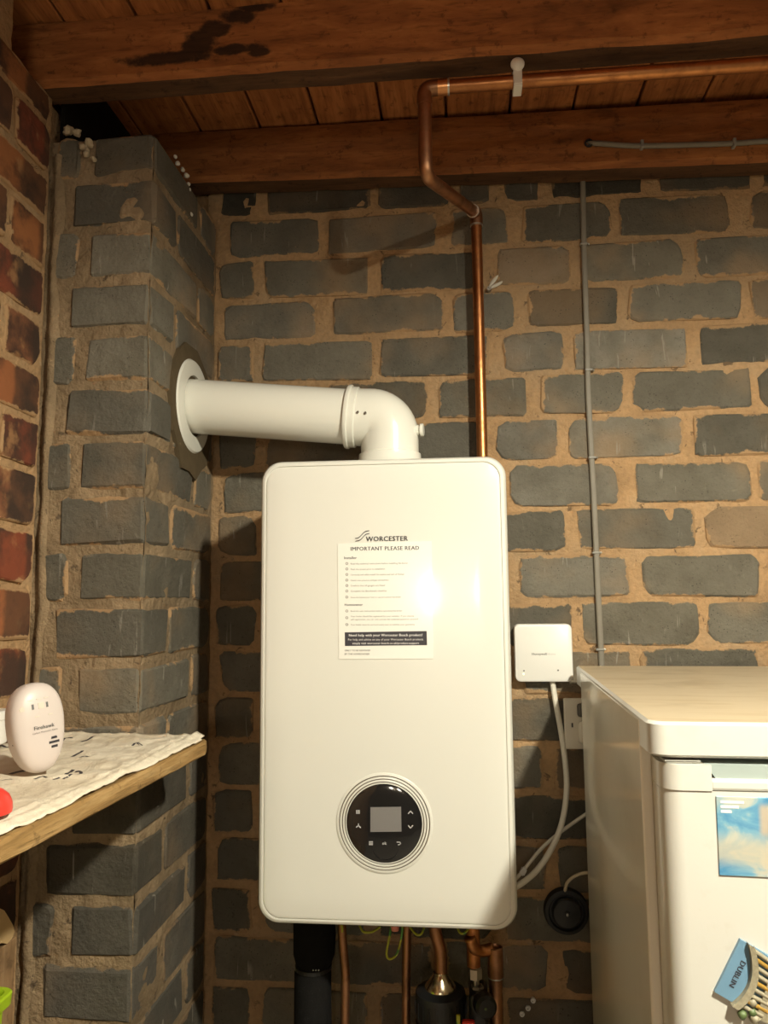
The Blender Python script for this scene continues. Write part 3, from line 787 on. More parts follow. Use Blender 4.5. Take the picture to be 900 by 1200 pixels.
# ------------------------------------------------------------------ flue
YL = -.146
fl = thing('flue_pipe', 'white flue pipe with elbow rising from the boiler into the pier', 'flue', (0, YL, .724))
A0 = Vector((XP-.02, YL, .864)); A1 = Vector((-.066, YL, .8305))
RF = .0510
obj('pipe', tube(BM(), [A0, A1], RF, 48), M['flue'], fl, smooth=True, autos=40)
du = (A1-A0).normalized()
obj('collar', lathe(BM(), [(RF*.98, 0), (RF*1.14, 0), (RF*1.16, .002), (RF*1.16, .006), (RF*1.10, .008), (RF*1.10, .018), (RF*1.03, .020), (RF*1.03, .03)], du, A1-du*.012, 48), M['flue'], fl, smooth=True, autos=30)
ec = [A1+du*.0]
E = []
cxn = Vector((-.058, YL, .770)); RB = .036
E = [A1+du*-.004, Vector((-RB, YL, .829))]
for k in range(1, 13):
    a = PI/2*(1-k/12); E.append(Vector((-RB+RB*math.cos(a), YL, .829-RB+RB*math.sin(a))))
E += [Vector((0, YL, .735))]
obj('elbow', tube(BM(), E, RF*1.035, 48), M['flue'], fl, smooth=True, autos=50)
obj('base_collar', lathe(BM(), [(RF*1.0, .735), (RF*1.18, .7235), (RF*1.18, .740), (RF*1.13, .744), (RF*1.11, .758), (RF*1.02, .760)], Vector((0, 0, 1)), Vector((0, YL, 0)), 48), M['flue'], fl, smooth=True, autos=30)
tp = Vector((RF*.98, YL-.012, .800))
cap = obj('test_point', lathe(BM(), [(.0095, -.012), (.0095, .004), (.007, .0045), (.007, .007), (.0115, .0075), (.0115, .012), (.0105, .013), (0, .013)], Vector((1, -.12, 0)), tp, 20), M['flue'], fl, smooth=True, autos=35)
for px, py in ((419, 483), (428, 484)):
    q = at(px, py, YL-RF*1.06)
    obj('screw', lathe(BM(), [(.0026, -.004), (.0026, .0008), (.0018, .0014), (0, .0014)], Vector((0, -1, .1)), q, 14), M['steel'], fl, smooth=True, autos=30)
q = at(474, 535, -.2); q = Vector((at(414, 534, YL-.05).x, YL-.05, .728))
obj('screw', lathe(BM(), [(.0026, -.004), (.0026, .001), (0, .0016)], Vector((0, 0, 1)), q, 12), M['steel'], fl, smooth=True)
wp = Vector((XP+.002, -.143, .862))
obj('wall_plate', lathe(BM(), [(.088, -.004), (.089, .003), (.086, .0065), (.062, .0085), (.058, .0075), (.0565, .0)], Vector((1, 0, 0)), wp, 56), M['flue'], fl, smooth=True, autos=35, label='round white wall plate around the flue')
obj('gap_shade_ring', lathe(BM(), [(.060, -.003), (.060, -.001), (.046, -.001)], Vector((1, 0, 0)), wp, 40), M['black_rubber'], fl)  # black ring standing in for the dark gap round the pipe

# ------------------------------------------------------------------ receiver box, cables, socket
rx = thing('receiver_box', 'square white heating receiver box on the wall beside the boiler', 'receiver', (.278, -.0, .34))
bm = loft_rrect(BM(), [(.106, .106, .009, -.0005), (.106, .106, .009, -.006)], .277, .394); obj('back_plate', bm, M['plastic_old'], rx, smooth=True, autos=30)
bm = loft_rrect(BM(), [(.108, .108, .010, -.006), (.108, .108, .010, -.024), (.106, .106, .0095, -.0265), (.102, .102, .008, -.0275)], .277, .393); cov = obj('cover', bm, M['plastic'], rx, smooth=True, autos=30)
p = at(623.5, 767.6, -.0277); q = at(651, 767.6, -.0277)
text('brand_text', 'Honeywell', M['ink_grey'], cov, (p.x, -.0277, p.z), width=(q.x-p.x)*.62, bold=.02)
text('brand_text', 'Home', M['icon'], cov, (p.x+(q.x-p.x)*.66, -.0277, p.z), width=(q.x-p.x)*.34)
M['switch'] = simple('dark_grey_switch', (.10, .09, .075), .5)
M['led'] = emis('lit_green_led', (.75, 1.0, .35), 1.2)
obj('indicator_light', lathe(BM(), [(.0020, -.0003), (.0017, .0004), (0, .0006)], Vector((0, -1, 0)), at(613.5, 790, -.0277), 14), M['led'], cov, label='small lit green indicator')
obj('indicator_icon', lathe(BM(), [(.0016, -.0003), (.0016, .0003), (0, .0004)], Vector((0, -1, 0)), at(654, 785.5, -.0277), 10), M['ink_grey'], cov)
obj('indicator_icon', lathe(BM(), [(.0014, -.0003), (.0014, .0003), (0, .0004)], Vector((0, -1, 0)), at(614, 786, -.0277), 10), M['ink_grey'], cov)
q = at(637.5, 799, -.022); obj('retaining_screw', lathe(BM(), [(.0032, -.004), (.0032, .001), (0, .0015)], Vector((0, -.75, -.65)), q, 14), M['ink'], cov)
pts = [at(647, 797, -.012), at(651, 822, -.016), at(657, 855, -.02), at(662, 890, -.024), at(664, 925, -.03), at(659, 962, -.038), at(647, 993, -.05), at(629, 1020, -.07), at(607, 1038, -.09), at(585, 1048, -.10)]
tag(obj('white_cable', tube(BM(), smooth_path(pts, 6), .0053, 12), M['cable_white'], smooth=True), 'thick white cable looping from the receiver box behind the boiler', 'cable')
pts = [at(720, 935, -.020), at(690, 952, -.024), at(665, 969, -.026), at(648, 982, -.028), at(634, 995, -.040), at(622, 1009, -.046), at(611, 1023, -.050), at(598, 1036, -.052)]
tc = thing('thin_white_cable', 'thinner white cable crossing behind the thick one towards the freezer', 'cable', at(634, 995, -.045))
obj('sheath', tube(BM(), smooth_path(pts, 6), .0033, 10), M['cable_white'], tc, smooth=True)
q = at(613, 1021, -.0495); bm = BM(); bmesh.ops.create_cube(bm, size=1)
for v in bm.verts: v.co = Vector((v.co.x*.010, v.co.y*.010, v.co.z*.014))
bmesh.ops.bevel(bm, geom=list(bm.edges), offset=.002, segments=2, affect='EDGES')
obj('plug_end', bm, M['plastic'], tc, loc=q, rot=Matrix.Rotation(.5, 4, 'Y'))
# double socket mostly behind the freezer
so = thing('wall_socket', 'white double wall socket half hidden behind the freezer', 'socket', (.355, 0, .262))
sx0 = at(661, 850, -.02).x; zt = .309; zb = .216
bm = BM(); box(bm, sx0+.002, sx0+.142, -.018, .0, zb+.003, zt-.003, bev=.002); obj('pattress', bm, M['plastic_old'], so)
bm = BM(); box(bm, sx0, sx0+.146, -.0255, -.018, zb, zt, bev=.0025, seg=2); obj('face_plate', bm, M['plastic_old'], so)
bm = BM(); box(bm, sx0+.024, sx0+.072, -.046, -.025, zb+.010, zt-.040, bev=.008, seg=2); obj('plug', bm, M['plastic_old'], so, smooth=True)
bm = BM(); box(bm, sx0+.024, sx0+.040, -.032, -.0245, zt-.034, zt-.009, bev=.005, seg=2); obj('switch', bm, M['switch'], so)
bm = BM(); box(bm, sx0+.013, sx0+.016, -.0265, -.0245, zb+.040, zb+.048, bev=.0005); obj('indicator', bm, M['ink'], so)
pts = [(sx0+.052, -.05, zb+.03), (sx0+.046, -.055, zb+.01), (sx0+.05, -.055, zb-.05), (sx0+.07, -.05, zb-.14)]
obj('plug_lead', tube(BM(), smooth_path(pts, 6), .0035, 10), M['cable_white'], so, smooth=True)
# black round fitting low on the wall
q = at(663, 1066, -.0); br = thing('round_wall_outlet', 'black round rubber outlet cover low on the wall', 'wall outlet', (q.x, 0, q.z))
obj('flange', lathe(BM(), [(.041, 0), (.041, .008), (.039, .014), (.033, .015), (.031, .010), (.0, .010)], Vector((0, -1, 0)), q, 40), M['black_rubber'], br, smooth=True, autos=30)
obj('cap', lathe(BM(), [(.027, .008), (.027, .019), (.024, .022), (.006, .023), (.0055, .025), (0, .025)], Vector((0, -1, 0)), q, 40), M['black_plastic'], br, smooth=True, autos=30)
obj('centre_screw', lathe(BM(), [(.003, .024), (.0028, .0262), (0, .0268)], Vector((0, -1, 0)), q, 12), M['steel'], br, smooth=True)
pts = [at(662, 1044, -.012), at(665, 1034, -.022), at(675, 1026, -.026), at(690, 1022.5, -.03), at(715, 1024, -.03)]
tag(obj('cream_cable', tube(BM(), smooth_path(pts, 6), .0030, 10), M['cable_cream'], smooth=True), 'short cream cable arching out of the black round outlet', 'cable')
# wall plugs and a hook stub
for i, (px, py, lab) in enumerate([(611.5, 1187, 'lowest of three small white wall plugs low right of the boiler'), (618.5, 1180, 'middle one of three small white wall plugs low right of the boiler'), (624.5, 1171, 'topmost of three small white wall plugs low right of the boiler')]):
    q = at(px, py, 0.0)
    tag(obj('wall_plug', lathe(BM(), [(.0035, -.01), (.0035, .002), (.005, .0035), (.0045, .006), (.0022, .006), (.0022, .001), (0, .001)], Vector((0, -1, 0)), q, 14), M['plastic'], smooth=True, autos=35), lab, 'wall plug', 'white wall plugs')
q = at(573, 340, 0.0)
hk = thing('wall_screw', 'screw in a splash of white filler beside the copper pipe', 'screw', (q.x, 0, q.z))
obj('shank', lathe(BM(), [(.0052, -.01), (.0052, .006), (.0045, .010), (.0022, .010), (.0020, .004), (0, .004)], Vector((0, -1, 0)), q, 16), M['steel'], hk, smooth=True, autos=35)
for i, (dx, dz, ang) in enumerate([(8, 16, .9), (13, 9, .45)]):
    p = at(573+dx*.65, 340-dz*.65, -.0015); bm = BM(); r = bmesh.ops.create_icosphere(bm, subdivisions=2, radius=1)
    for v in bm.verts: v.co = Vector((v.co.x*.016, v.co.y*.0025, v.co.z*.0038))*(1+.3*noise.noise(v.co*3+Vector((i*9, 0, 0))))
    obj('filler_smear', bm, M['dust'], hk, loc=p, rot=Matrix.Rotation(-ang, 4, 'Y'), smooth=True)

# ------------------------------------------------------------------ pipework under the boiler
# black lagged condensate / heating pipe
lg = thing('lagged_pipe', 'thick black foam-lagged pipe below the left of the boiler', 'pipe', at(367, 1150, -.15))
x0 = at(368, 1100, -.15).x
obj('upper_sleeve', tube(BM(), [(x0, -.15, -.013), (x0, -.15, -.05), (x0+.001, -.15, -.075), (x0, -.15, -.105), (x0-.001, -.15, -.128)], [.034, .036, .0365, .0355, .028], 28), M['foam'], lg, smooth=True, autos=50)
obj('lower_sleeve', tube(BM(), [(x0-.002, -.15, -.122), (x0-.002, -.15, -.135), (x0-.002, -.15, -.30), (x0-.002, -.15, -.60)], [.027, .0315, .0325, .033], 28), M['foam'], lg, smooth=True, autos=50)
obj('cable_tie', lathe(BM(), [(.0290, -.129), (.0315, -.129), (.0315, -.123), (.0290, -.123)], Vector((0, 0, 1)), Vector((x0-.001, -.15, 0)), 28), M['black_plastic'], lg)
for k in range(3):
    q = at(367+k*3.2, 1137, -.184); obj('tie_glint', lathe(BM(), [(.0012, -.001), (.0010, .0008), (0, .001)], Vector((0, -1, 0)), q, 8), M['steel'], lg)
def cpipe(label, pts, r, mat='copper_dark', fil=.03):
    return tag(obj('copper_tail', tube(BM(), filleted(pts, fil, 6), r, 16), M[mat], smooth=True, autos=50), label, 'pipe', 'copper tails below the boiler')
cpipe('thin slightly bent copper pipe right next to the black lagged pipe', [at(400, 1075, -.16), at(402, 1112, -.16), at(405, 1140, -.16), at(404, 1205, -.16), at(403, 1400, -.16)], .0076)
cpipe('thin straight copper pipe left of the black filter', [at(477, 1075, -.12), at(476, 1140, -.12), at(475, 1400, -.12)], .0076)
fx = at(516, 1150, -.16).x
ft = thing('magnetic_filter', 'black cylindrical filter with a shiny domed top under the boiler', 'filter', (fx, -.16, -.30))
zt = at(516, 1158, -.16).z
obj('inlet_pipe', tube(BM(), smooth_path([at(508, 1078, -.16), at(511, 1095, -.16), at(516, 1115, -.16), at(517, 1148, -.16)], 6), .0105, 18), M['copper_dark'], ft, smooth=True)
obj('dome_top', lathe(BM(), [(.011, zt+.026), (.0125, zt+.022), (.018, zt+.015), (.025, zt+.006), (.027, zt), (.027, zt-.006)], Vector((0, 0, 1)), Vector((fx, -.16, 0)), 32), M['brass'], ft, smooth=True, autos=45)
bm = BM(); lathe(bm, [(.010, zt+.002), (.034, zt+.001), (.041, zt-.004), (.0425, zt-.012), (.0425, zt-.040), (.040, zt-.043), (.040, zt-.048), (.0425, zt-.051), (.0425, zt-.20), (.03, zt-.215), (0, zt-.215)], Vector((0, 0, 1)), Vector((fx, -.16, 0)), 40)
fb = obj('canister', bm, M['black_plastic'], ft, smooth=True, autos=35)
for k in range(22):
    a = 2*PI*k/22; bm = BM(); p = Vector((fx+.0425*math.cos(a), -.16+.0425*math.sin(a), zt-.026)); box(bm, -.0012, .0012, -.0012, .0012, -.012, .012)
    obj('grip_rib', bm, M['black_plastic'], fb, loc=p, rot=Matrix.Rotation(a, 4, 'Z'))
# right hand valve group
vg = thing('valve_pipework', 'joined copper pipes with white-metal valve and black knob under the right of the boiler', 'valve', at(556, 1140, -.16))
vx = at(555, 1120, -.16).x
obj('upper_pipe', tube(BM(), [(vx, -.16, -.013), (vx, -.16, at(556, 1132, -.16).z)], .0112, 18), M['copper'], vg, smooth=True, autos=40)
def zz(y): return at(556, y, -.16).z
obj('compression_nut', lathe(BM(), [(.009, zz(1130)), (.0095, zz(1133)), (.0115, zz(1134)), (.0115, zz(1146)), (.008, zz(1147))], Vector((0, 0, 1)), Vector((vx+.002, -.16, 0)), 6), M['steel'], vg)
obj('valve_stem', lathe(BM(), [(.0055, zz(1146)), (.0055, zz(1153))], Vector((0, 0, 1)), Vector((vx+.003, -.165, 0)), 14), M['steel'], vg, smooth=True)
obj('lower_nut', lathe(BM(), [(.007, zz(1152)), (.0105, zz(1153)), (.0105, zz(1162)), (.007, zz(1163))], Vector((0, 0, 1)), Vector((vx+.005, -.165, 0)), 6), M['steel'], vg)
bm = BM(); box(bm, vx-.009, vx+.022, -.19, -.13, zz(1230), zz(1156), bev=.006, seg=2); obj('valve_body', bm, M['black_plastic'], vg, smooth=True)
kc = at(568, 1178, -.20); kn = obj('knob', lathe(BM(), [(0, .016), (.013, .015), (.0175, .010), (.018, -.008), (.012, -.012)], Vector((.25, -1, .1)), kc, 24), M['black_plastic'], vg, smooth=True, autos=35)
obj('knob_mark', lathe(BM(), [(.0022, .0), (.0020, .0012), (0, .0014)], Vector((.25, -1, .1)), kc+Vector((.001, -.016, .002)), 10), M['magnet_green'], kn)
obj('pipe_below', tube(BM(), [(vx, -.16, zz(1225)), (vx, -.16, -.6)], .0112, 16), M['copper_dark'], vg, smooth=True)
bm = BM(); q = at(549, 1199, -.205); box(bm, q.x-.010, q.x+.010, q.y-.004, q.y+.006, q.z-.008, q.z+.004, bev=.002); obj('red_lever', bm, M['red_plastic'], vg)
bm = BM(); q = at(537, 1194, -.21); box(bm, q.x-.003, q.x+.003, q.y-.002, q.y+.004, q.z-.010, q.z+.006, bev=.001); obj('yellow_tag', bm, M['yg'], vg)
rp = vg
px_ = at(581, 1150, -.15).x
obj('riser', tube(BM(), [(px_, -.15, at(581, 1112, -.15).z), (px_, -.15, -.60)], .0112, 18), M['copper_dark'], rp, smooth=True, autos=40)
obj('socket_fitting', lathe(BM(), [(.0108, at(581, 1145, -.15).z), (.0130, at(581, 1144, -.15).z), (.0130, at(581, 1110, -.15).z), (.0112, at(581, 1109, -.15).z), (.0100, at(581, 1113, -.15).z)], Vector((0, 0, 1)), Vector((px_, -.15, 0)), 20), M['copper_dark'], rp, smooth=True, autos=35)
obj('solder_ring', lathe(BM(), [(.011, -.001), (.0128, -.001), (.0128, .0015), (.011, .0015)], Vector((0, 0, 1)), Vector((px_, -.15, at(581, 1145, -.15).z)), 20), M['solder'], rp, smooth=True)
obj('swept_branch', tube(BM(), smooth_path([(px_-.004, -.15, at(581, 1112, -.15).z), (px_-.022, -.155, at(570, 1113, -.15).z), (px_-.034, -.165, at(563, 1108, -.15).z), (px_-.042, -.172, at(556, 1092, -.15).z)], 6), .0095, 16), M['copper'], rp, smooth=True)
# earth wires
for lab, pts in [('green and yellow earth wire curling under the boiler left of the pink button', [(421, 1084, -.2), (426, 1092, -.21), (436, 1092, -.21), (446, 1086, -.2)]),
                 ('long hanging loop of green and yellow earth wire below the pink button', [(459, 1084, -.2), (456, 1100, -.21), (453, 1118, -.215), (457, 1124, -.215), (465, 1118, -.21), (470, 1100, -.2), (472, 1084, -.2)]),
                 ('green and yellow earth wire curling right of the thin straight copper pipe', [(480, 1086, -.2), (488, 1095, -.21), (494, 1094, -.21), (498, 1084, -.2)]),
                 ('short green and yellow earth wire above the white-metal valve', [(535, 1084, -.2), (539, 1093, -.21), (545, 1093, -.21), (551, 1085, -.2)]),
                 ('tiny yellow wire end at the thin bent copper pipe', [(400, 1082, -.185), (401, 1088, -.186), (401, 1092, -.184)])]:
    tag(obj('earth_wire', tube(BM(), smooth_path([at(*p) for p in pts], 6), .0019, 8), M['yg'], smooth=True), lab, 'wire', 'earth wires under the boiler')

# ------------------------------------------------------------------ freezer (local frame: x right, y back, z up; origin at the lid's rear left corner on the floor)
FT = .373
th = -.0336
fz = thing('freezer', 'old white freezer with a stained tan top, beside the boiler', 'freezer', (.332, -.06, FLOOR), th)
FM = WM[fz]; h = FT-FLOOR
D = .655; WF = .56
def lbox(*a, **k): return box(BM(), *a, **k)
bm = BM(); R = []
for (ins, z) in ((.004, h-.036), (.0, h-.033), (.0, h-.004), (.003, h-.001)):
    pts = []; r = .018
    x0, x1, y0, y1 = ins, WF-ins, -D+ins, -ins*.5
    for cx, cy, a0, rr in ((x1-r, y0+r, 1.5*PI, r), (x1-.002, y1-.002, 0, .002), (x0+.002, y1-.002, PI/2, .002), (x0+r, y0+r, PI, r)):
        cx2, cy2 = cx, cy
        for k in range(7):
            a = a0+PI/2*k/6; pts.append((cx2+rr*math.cos(a), cy2+rr*math.sin(a)))
    R.append([bm.verts.new((p[0], p[1], z)) for p in pts])
n = len(R[0])
for a, b in zip(R, R[1:]):
    for k in range(n): bm.faces.new((a[k], a[(k+1) % n], b[(k+1) % n], b[k]))
bm.faces.new(R[0][::-1]); f = bm.faces.new(R[-1]); f.material_index = 1
obj('top', bm, [M['freezer_front'], M['freezer_top']], fz, smooth=True, autos=30, local=True, label='pale stained tan top')
obj('cabinet', lbox(.011, WF-.011, -D+.052, -.012, .03, h-.036, bev=.004, seg=2), M['freezer_side'], fz, local=True)
for x0, x1 in ((-.0008, .012), (WF-.012, WF+.0008)):
    obj('side_panel', lbox(x0, x1, -D+.050, -.070, .04, h-.006, bev=.002, seg=2), M['freezer_side'], fz, local=True)
obj('rear_edge_trim', lbox(.003, .014, -.073, -.060, .03, h-.036, bev=.002), M['freezer_front'], fz, local=True)
obj('rear_edge_trim', lbox(WF-.014, WF-.003, -.073, -.060, .03, h-.036, bev=.002), M['freezer_front'], fz, local=True)
obj('gasket', lbox(.016, WF-.016, -D+.045, -D+.053, .06, h-.042), M['gasket'], fz, local=True)
# door with rounded vertical edge and a recessed grip
def door_loft(bm, z0, z1, yf, r=.020, x0=.010, x1=WF-.010, yb=-D+.046):
    for z in (z0, z1):
        pts = []
        for k in range(9):
            a = PI+PI/2*k/8; pts.append((x0+r+r*math.cos(a), yf+r+r*math.sin(a)))
        for k in range(9):
            a = 1.5*PI+PI/2*k/8; pts.append((x1-r+r*math.cos(a), yf+r+r*math.sin(a)))
        pts += [(x1, yb), (x0, yb)]
        yield [bm.verts.new((p[0], p[1], z)) for p in pts]
def door_piece(name, z0, z1, yf, mat, parent, bev=.002):
    bm = BM(); a, b = list(door_loft(bm, z0, z1, yf)); n = len(a)
    for k in range(n): bm.faces.new((a[k], a[(k+1) % n], b[(k+1) % n], b[k]))
    bm.faces.new(a[::-1]); bm.faces.new(b); bmesh.ops.recalc_face_normals(bm, faces=bm.faces)
    es = [e for e in bm.edges if abs(e.verts[0].co.z-e.verts[1].co.z) < 1e-6]
    bmesh.ops.bevel(bm, geom=es, offset=bev, segments=2, affect='EDGES')
    return obj(name, bm, mat, parent, smooth=True, autos=35, local=True)
dr = door_piece('door', .08, h-.0655, -D+.0015, M['freezer_front'], fz)
# upper door rail is split to leave the grip recess
gx = .052
bm = BM(); 
zt0, zt1 = h-.067, h-.042
yf = -D
def rail(x0, x1, z0, z1, y0=None):
    box(bm, x0, x1, yf if y0 is None else y0, -D+.046, z0, z1, bev=.003, seg=2)
# left block with rounded corner, lower lip below the grip, back of the grip
bm2 = BM(); lo_ = []
for z in (zt0, zt1):
    pts = []
    r = .020
    for k in range(9):
        a = PI+PI/2*k/8; pts.append((.010+r+r*math.cos(a), yf+r+r*math.sin(a)))
    pts += [(gx, yf), (gx+.006, yf), (gx+.006, -D+.046), (.010, -D+.046)]
    lo_.append([bm2.verts.new((p[0], p[1], z)) for p in pts])
n = len(lo_[0])
for k in range(n): bm2.faces.new((lo_[0][k], lo_[0][(k+1) % n], lo_[1][(k+1) % n], lo_[1][k]))
bm2.faces.new(lo_[0][::-1]); bm2.faces.new(lo_[1]); bmesh.ops.recalc_face_normals(bm2, faces=bm2.faces)
obj('door_rail', bm2, M['freezer_front'], dr, smooth=True, autos=35, local=True)
bm = BM(); rail(gx+.004, WF-.010, zt0, zt0+.0115); obj('door_rail', bm, M['freezer_front'], dr, local=True)
# grip: sloping pale blue scoop
bm = BM(); poly_plate(bm, [Vector((gx+.001, yf+.003, zt1)), Vector((gx+.012, yf+.004, zt0+.0095)), Vector((WF-.02, yf+.004, zt0+.0095)), Vector((WF-.010, yf+.003, zt1))], Vector((0, .030, .002)))
obj('grip_recess', bm, M['handle_blue'], dr, local=True, label='pale blue-grey grip recess')
obj('hinge_strip', lbox(.014, .05, -D+.004, -D+.04, h-.0415, h-.0385, bev=.001), M['steel'], fz, local=True)
for x in (.04, WF-.04):
    for y in (-.05, -D+.09):
        obj('foot', lathe(BM(), [(.015, 0), (.018, .002), (.018, .026), (.010, .032)], Vector((0, 0, 1)), Vector((x, y, 0)), 16), M['black_plastic'], fz, smooth=True, autos=40, local=True)
# things stuck on the door
FR = Matrix.Rotation(th, 4, 'Z')
fx_, fn_ = FR @ Vector((1, 0, 0)), FR @ Vector((0, -1, 0))
def on_door(px, py):
    """point of the door front under this pixel"""
    v = FWD + RGT*((px-450)/FPX) - UPV*((py-600)/FPX); o = FM @ Vector((0, -D+.0015, 0))
    t = (o-CAM).dot(fn_)/v.dot(fn_); return CAM+v*t
p = on_door(838, 933); q = on_door(843, 1026)
hc = p.z-q.z; wc = hc*1.42
cen = (p+q)/2 + fx_*(wc/2)
pcx = tag(obj('postcard_magnet', box(BM(), -wc/2, wc/2, -.0016, 0, -hc/2, hc/2, bev=.0006), M['postcard'], loc=cen, rot=FR @ Matrix.Rotation(.01, 4, 'Y')), 'flat picture magnet of blue sky and clouds on the freezer door', 'magnet')
for i, (z, w) in enumerate([(.032, .022), (.0275, .017), (.023, .010)]):
    bm = BM(); box(bm, -wc/2+.004, -wc/2+.004+w, -.0019, -.0015, z-.0012, z+.0012); obj('pale_print_line', bm, M['ink_white'], pcx, local=True)
a = on_door(836, 1160); b = on_door(866, 1099)
u = (b-a); Lm = u.length; u.normalize(); v_ = u.cross(fn_)*-1
if v_.dot(fx_) < 0: v_ = -v_
mg = thing('souvenir_magnet', 'tilted souvenir magnet with blue strip and domed building on the freezer door', 'magnet', tuple(a))
def mp(s, t, d=0): return a+u*(s*Lm)+v_*t+fn_*d
bm = BM(); poly_plate(bm, [mp(0, 0), mp(1, 0), mp(1, .02), mp(1.0, .05), mp(0.85, .075), mp(.15, .075), mp(0, .05), mp(0, .02)], fn_*.004); obj('blue_plate', bm, M['magnet_blue'], mg)
text('magnet_text', 'DUBLIN', M['ink'], mg, mp(.70, .0085, .0042), width=.0262, xdir=-u, ydir=v_, bold=.025, lift=fn_*.0002)
bm = BM(); pr = None
for k in range(13):
    f = k/12; s = -.03+1.06*f; off = .030-.0145*math.sin(PI*f)
    off = .0165+.03025*f-.04125*f*f
    r = [mp(s, off, .003), mp(s, off, .010), mp(s, off+.006, .011), mp(s, off+.007, .003)]
    r = [bm.verts.new(x) for x in r]
    if pr:
        for j in range(3): bm.faces.new((pr[j], pr[j+1], r[j+1], r[j]))
    pr = r
bmesh.ops.recalc_face_normals(bm, faces=bm.faces); obj('cornice', bm, M['magnet_stone'], mg)
for k in range(9):
    s = .04+k*.115; off = .0235+.03025*s-.04125*s*s
    bm = BM(); tube(bm, [mp(s, off, .006), mp(.5+(s-.5)*.92, off+.020, .007)], .0021, 8)
    obj('column', bm, M['magnet_stone'] if k % 3 != 1 else M['magnet_gold'], mg, smooth=True, autos=50)
bm = BM(); poly_plate(bm, [mp(-.02, .040), mp(1.0, .034), mp(.95, .066), mp(.05, .066)], fn_*.008); obj('facade', bm, M['magnet_stone'], mg)
rs = random.Random(8)
for k in range(7):
    bm = BM(); r = bmesh.ops.create_icosphere(bm, subdivisions=2, radius=rs.uniform(.003, .0048)); c0 = mp(rs.uniform(-.10, .22), .020+rs.uniform(.002, .030), .006)
    for v in bm.verts: v.co = c0+v.co*(1+noise.noise(v.co*500)*.6)
    obj('foliage', bm, M['magnet_green'] if k % 2 else M['magnet_stone'], mg, smooth=True)

# ------------------------------------------------------------------ shelf and what lies on it
ZS = .286
sd = thing('shelf', 'rough sawn timber shelf fixed along the red brick wall', 'shelf', (-.42, -.60, ZS-.022))
bm = BM(); X0, X1, X2 = -.553, -.262, -.300; Y1, Y2 = -.349, -1.20
n = 40; R = []
for i in range(n+1):
    f = i/n; y = Y1+(Y2-Y1)*f; xe = X1+(X2-X1)*f+noise.noise(Vector((y*12, 0, 3)))*.0015
    w = noise.noise(Vector((y*18, 7, 3)))*.0016
    if i == 0: xe -= .006
    R.append([bm.verts.new((X0, y, ZS)), bm.verts.new((xe-.004, y, ZS+w*.4)), bm.verts.new((xe, y, ZS-.003+w)), bm.verts.new((xe+.0005, y, ZS-.012)), bm.verts.new((xe, y, ZS-.0185-w)), bm.verts.new((xe-.005, y, ZS-.022)), bm.verts.new((X0, y, ZS-.022))])
m = len(R[0])
for a_, b_ in zip(R, R[1:]):
    for k in range(m): bm.faces.new((a_[k], a_[(k+1) % m], b_[(k+1) % m], b_[k]))
bm.faces.new(R[0]); bm.faces.new(R[-1][::-1]); bmesh.ops.recalc_face_normals(bm, faces=bm.faces)
obj('plank', bm, M['shelf_wood'], sd)
for y in (-.42, -1.05):
    bm = BM(); box(bm, -.556, -.535, y-.015, y+.015, ZS-.14, ZS-.0225, bev=.002); box(bm, -.556, -.36, y-.012, y+.012, ZS-.0262, ZS-.0222, bev=.0008)
    if y < -1: obj('bracket', bm, M['steel'], sd)
    else: bm.free()
# crumpled sheet
def sheet_z(x, y):
    p = Vector((x*9, y*9, 1.7)); r = 1-abs(noise.noise(p))*2
    q = 1-abs(noise.noise(p*2.3+Vector((5, 1, 0))))*2
    e = 1-abs(noise.noise(p*5.1+Vector((1, 8, 0))))*2
    z = .0022+max(r, 0)**2*.0018+max(q, 0)**3*.0022+max(e, 0)**2*.0012
    edge = (X1+(X2-X1)*((y-Y1)/(Y2-Y1)))-x
    for c0, a0 in ((.020, .0035), (.034, .0022)):
        z += a0*math.exp(-((edge-c0-noise.noise(Vector((y*4, c0*100, 0)))*.012)/.004)**2)
    if y > -.40: z += (y+.40)**2*1.6*(1+noise.noise(Vector((x*14, 0, 0)))*.8)
    return ZS+z
bm = BM(); nx, ny = 70, 150; G = []
for j in range(ny+1):
    y = -.350-(1.15-.350)*j/ny; row = []
    xe = X1+(X2-X1)*((y-Y1)/(Y2-Y1)) - .0055 + noise.noise(Vector((y*9, 0, 9)))*.004 + noise.noise(Vector((y*40, 0, 9)))*.0008 - (.004 if y > -.37 else 0) - .010*max(0, noise.noise(Vector((y*5, 4, 0))))
    for i in range(nx+1):
        x = -.548+(xe+.548)*i/nx
        yy = y + (noise.noise(Vector((x*13, 2, 0)))*.008 if j == 0 else 0)
        row.append(bm.verts.new((x, min(yy, -.3465), sheet_z(x, y) - (.002 if i == nx else 0))))
    G.append(row)
for j in range(ny):
    for i in range(nx): bm.faces.new((G[j][i], G[j][i+1], G[j+1][i+1], G[j+1][i]))
bmesh.ops.recalc_face_normals(bm, faces=bm.faces)
shc = tag(obj('plastic_sheet', bm, M['bag'], smooth=True), 'crumpled off-white plastic sheet with dark printing spread over the shelf', 'plastic sheet')
md = shc.modifiers.new('thickness', 'SOLIDIFY'); md.thickness = .0006; md.offset = 1
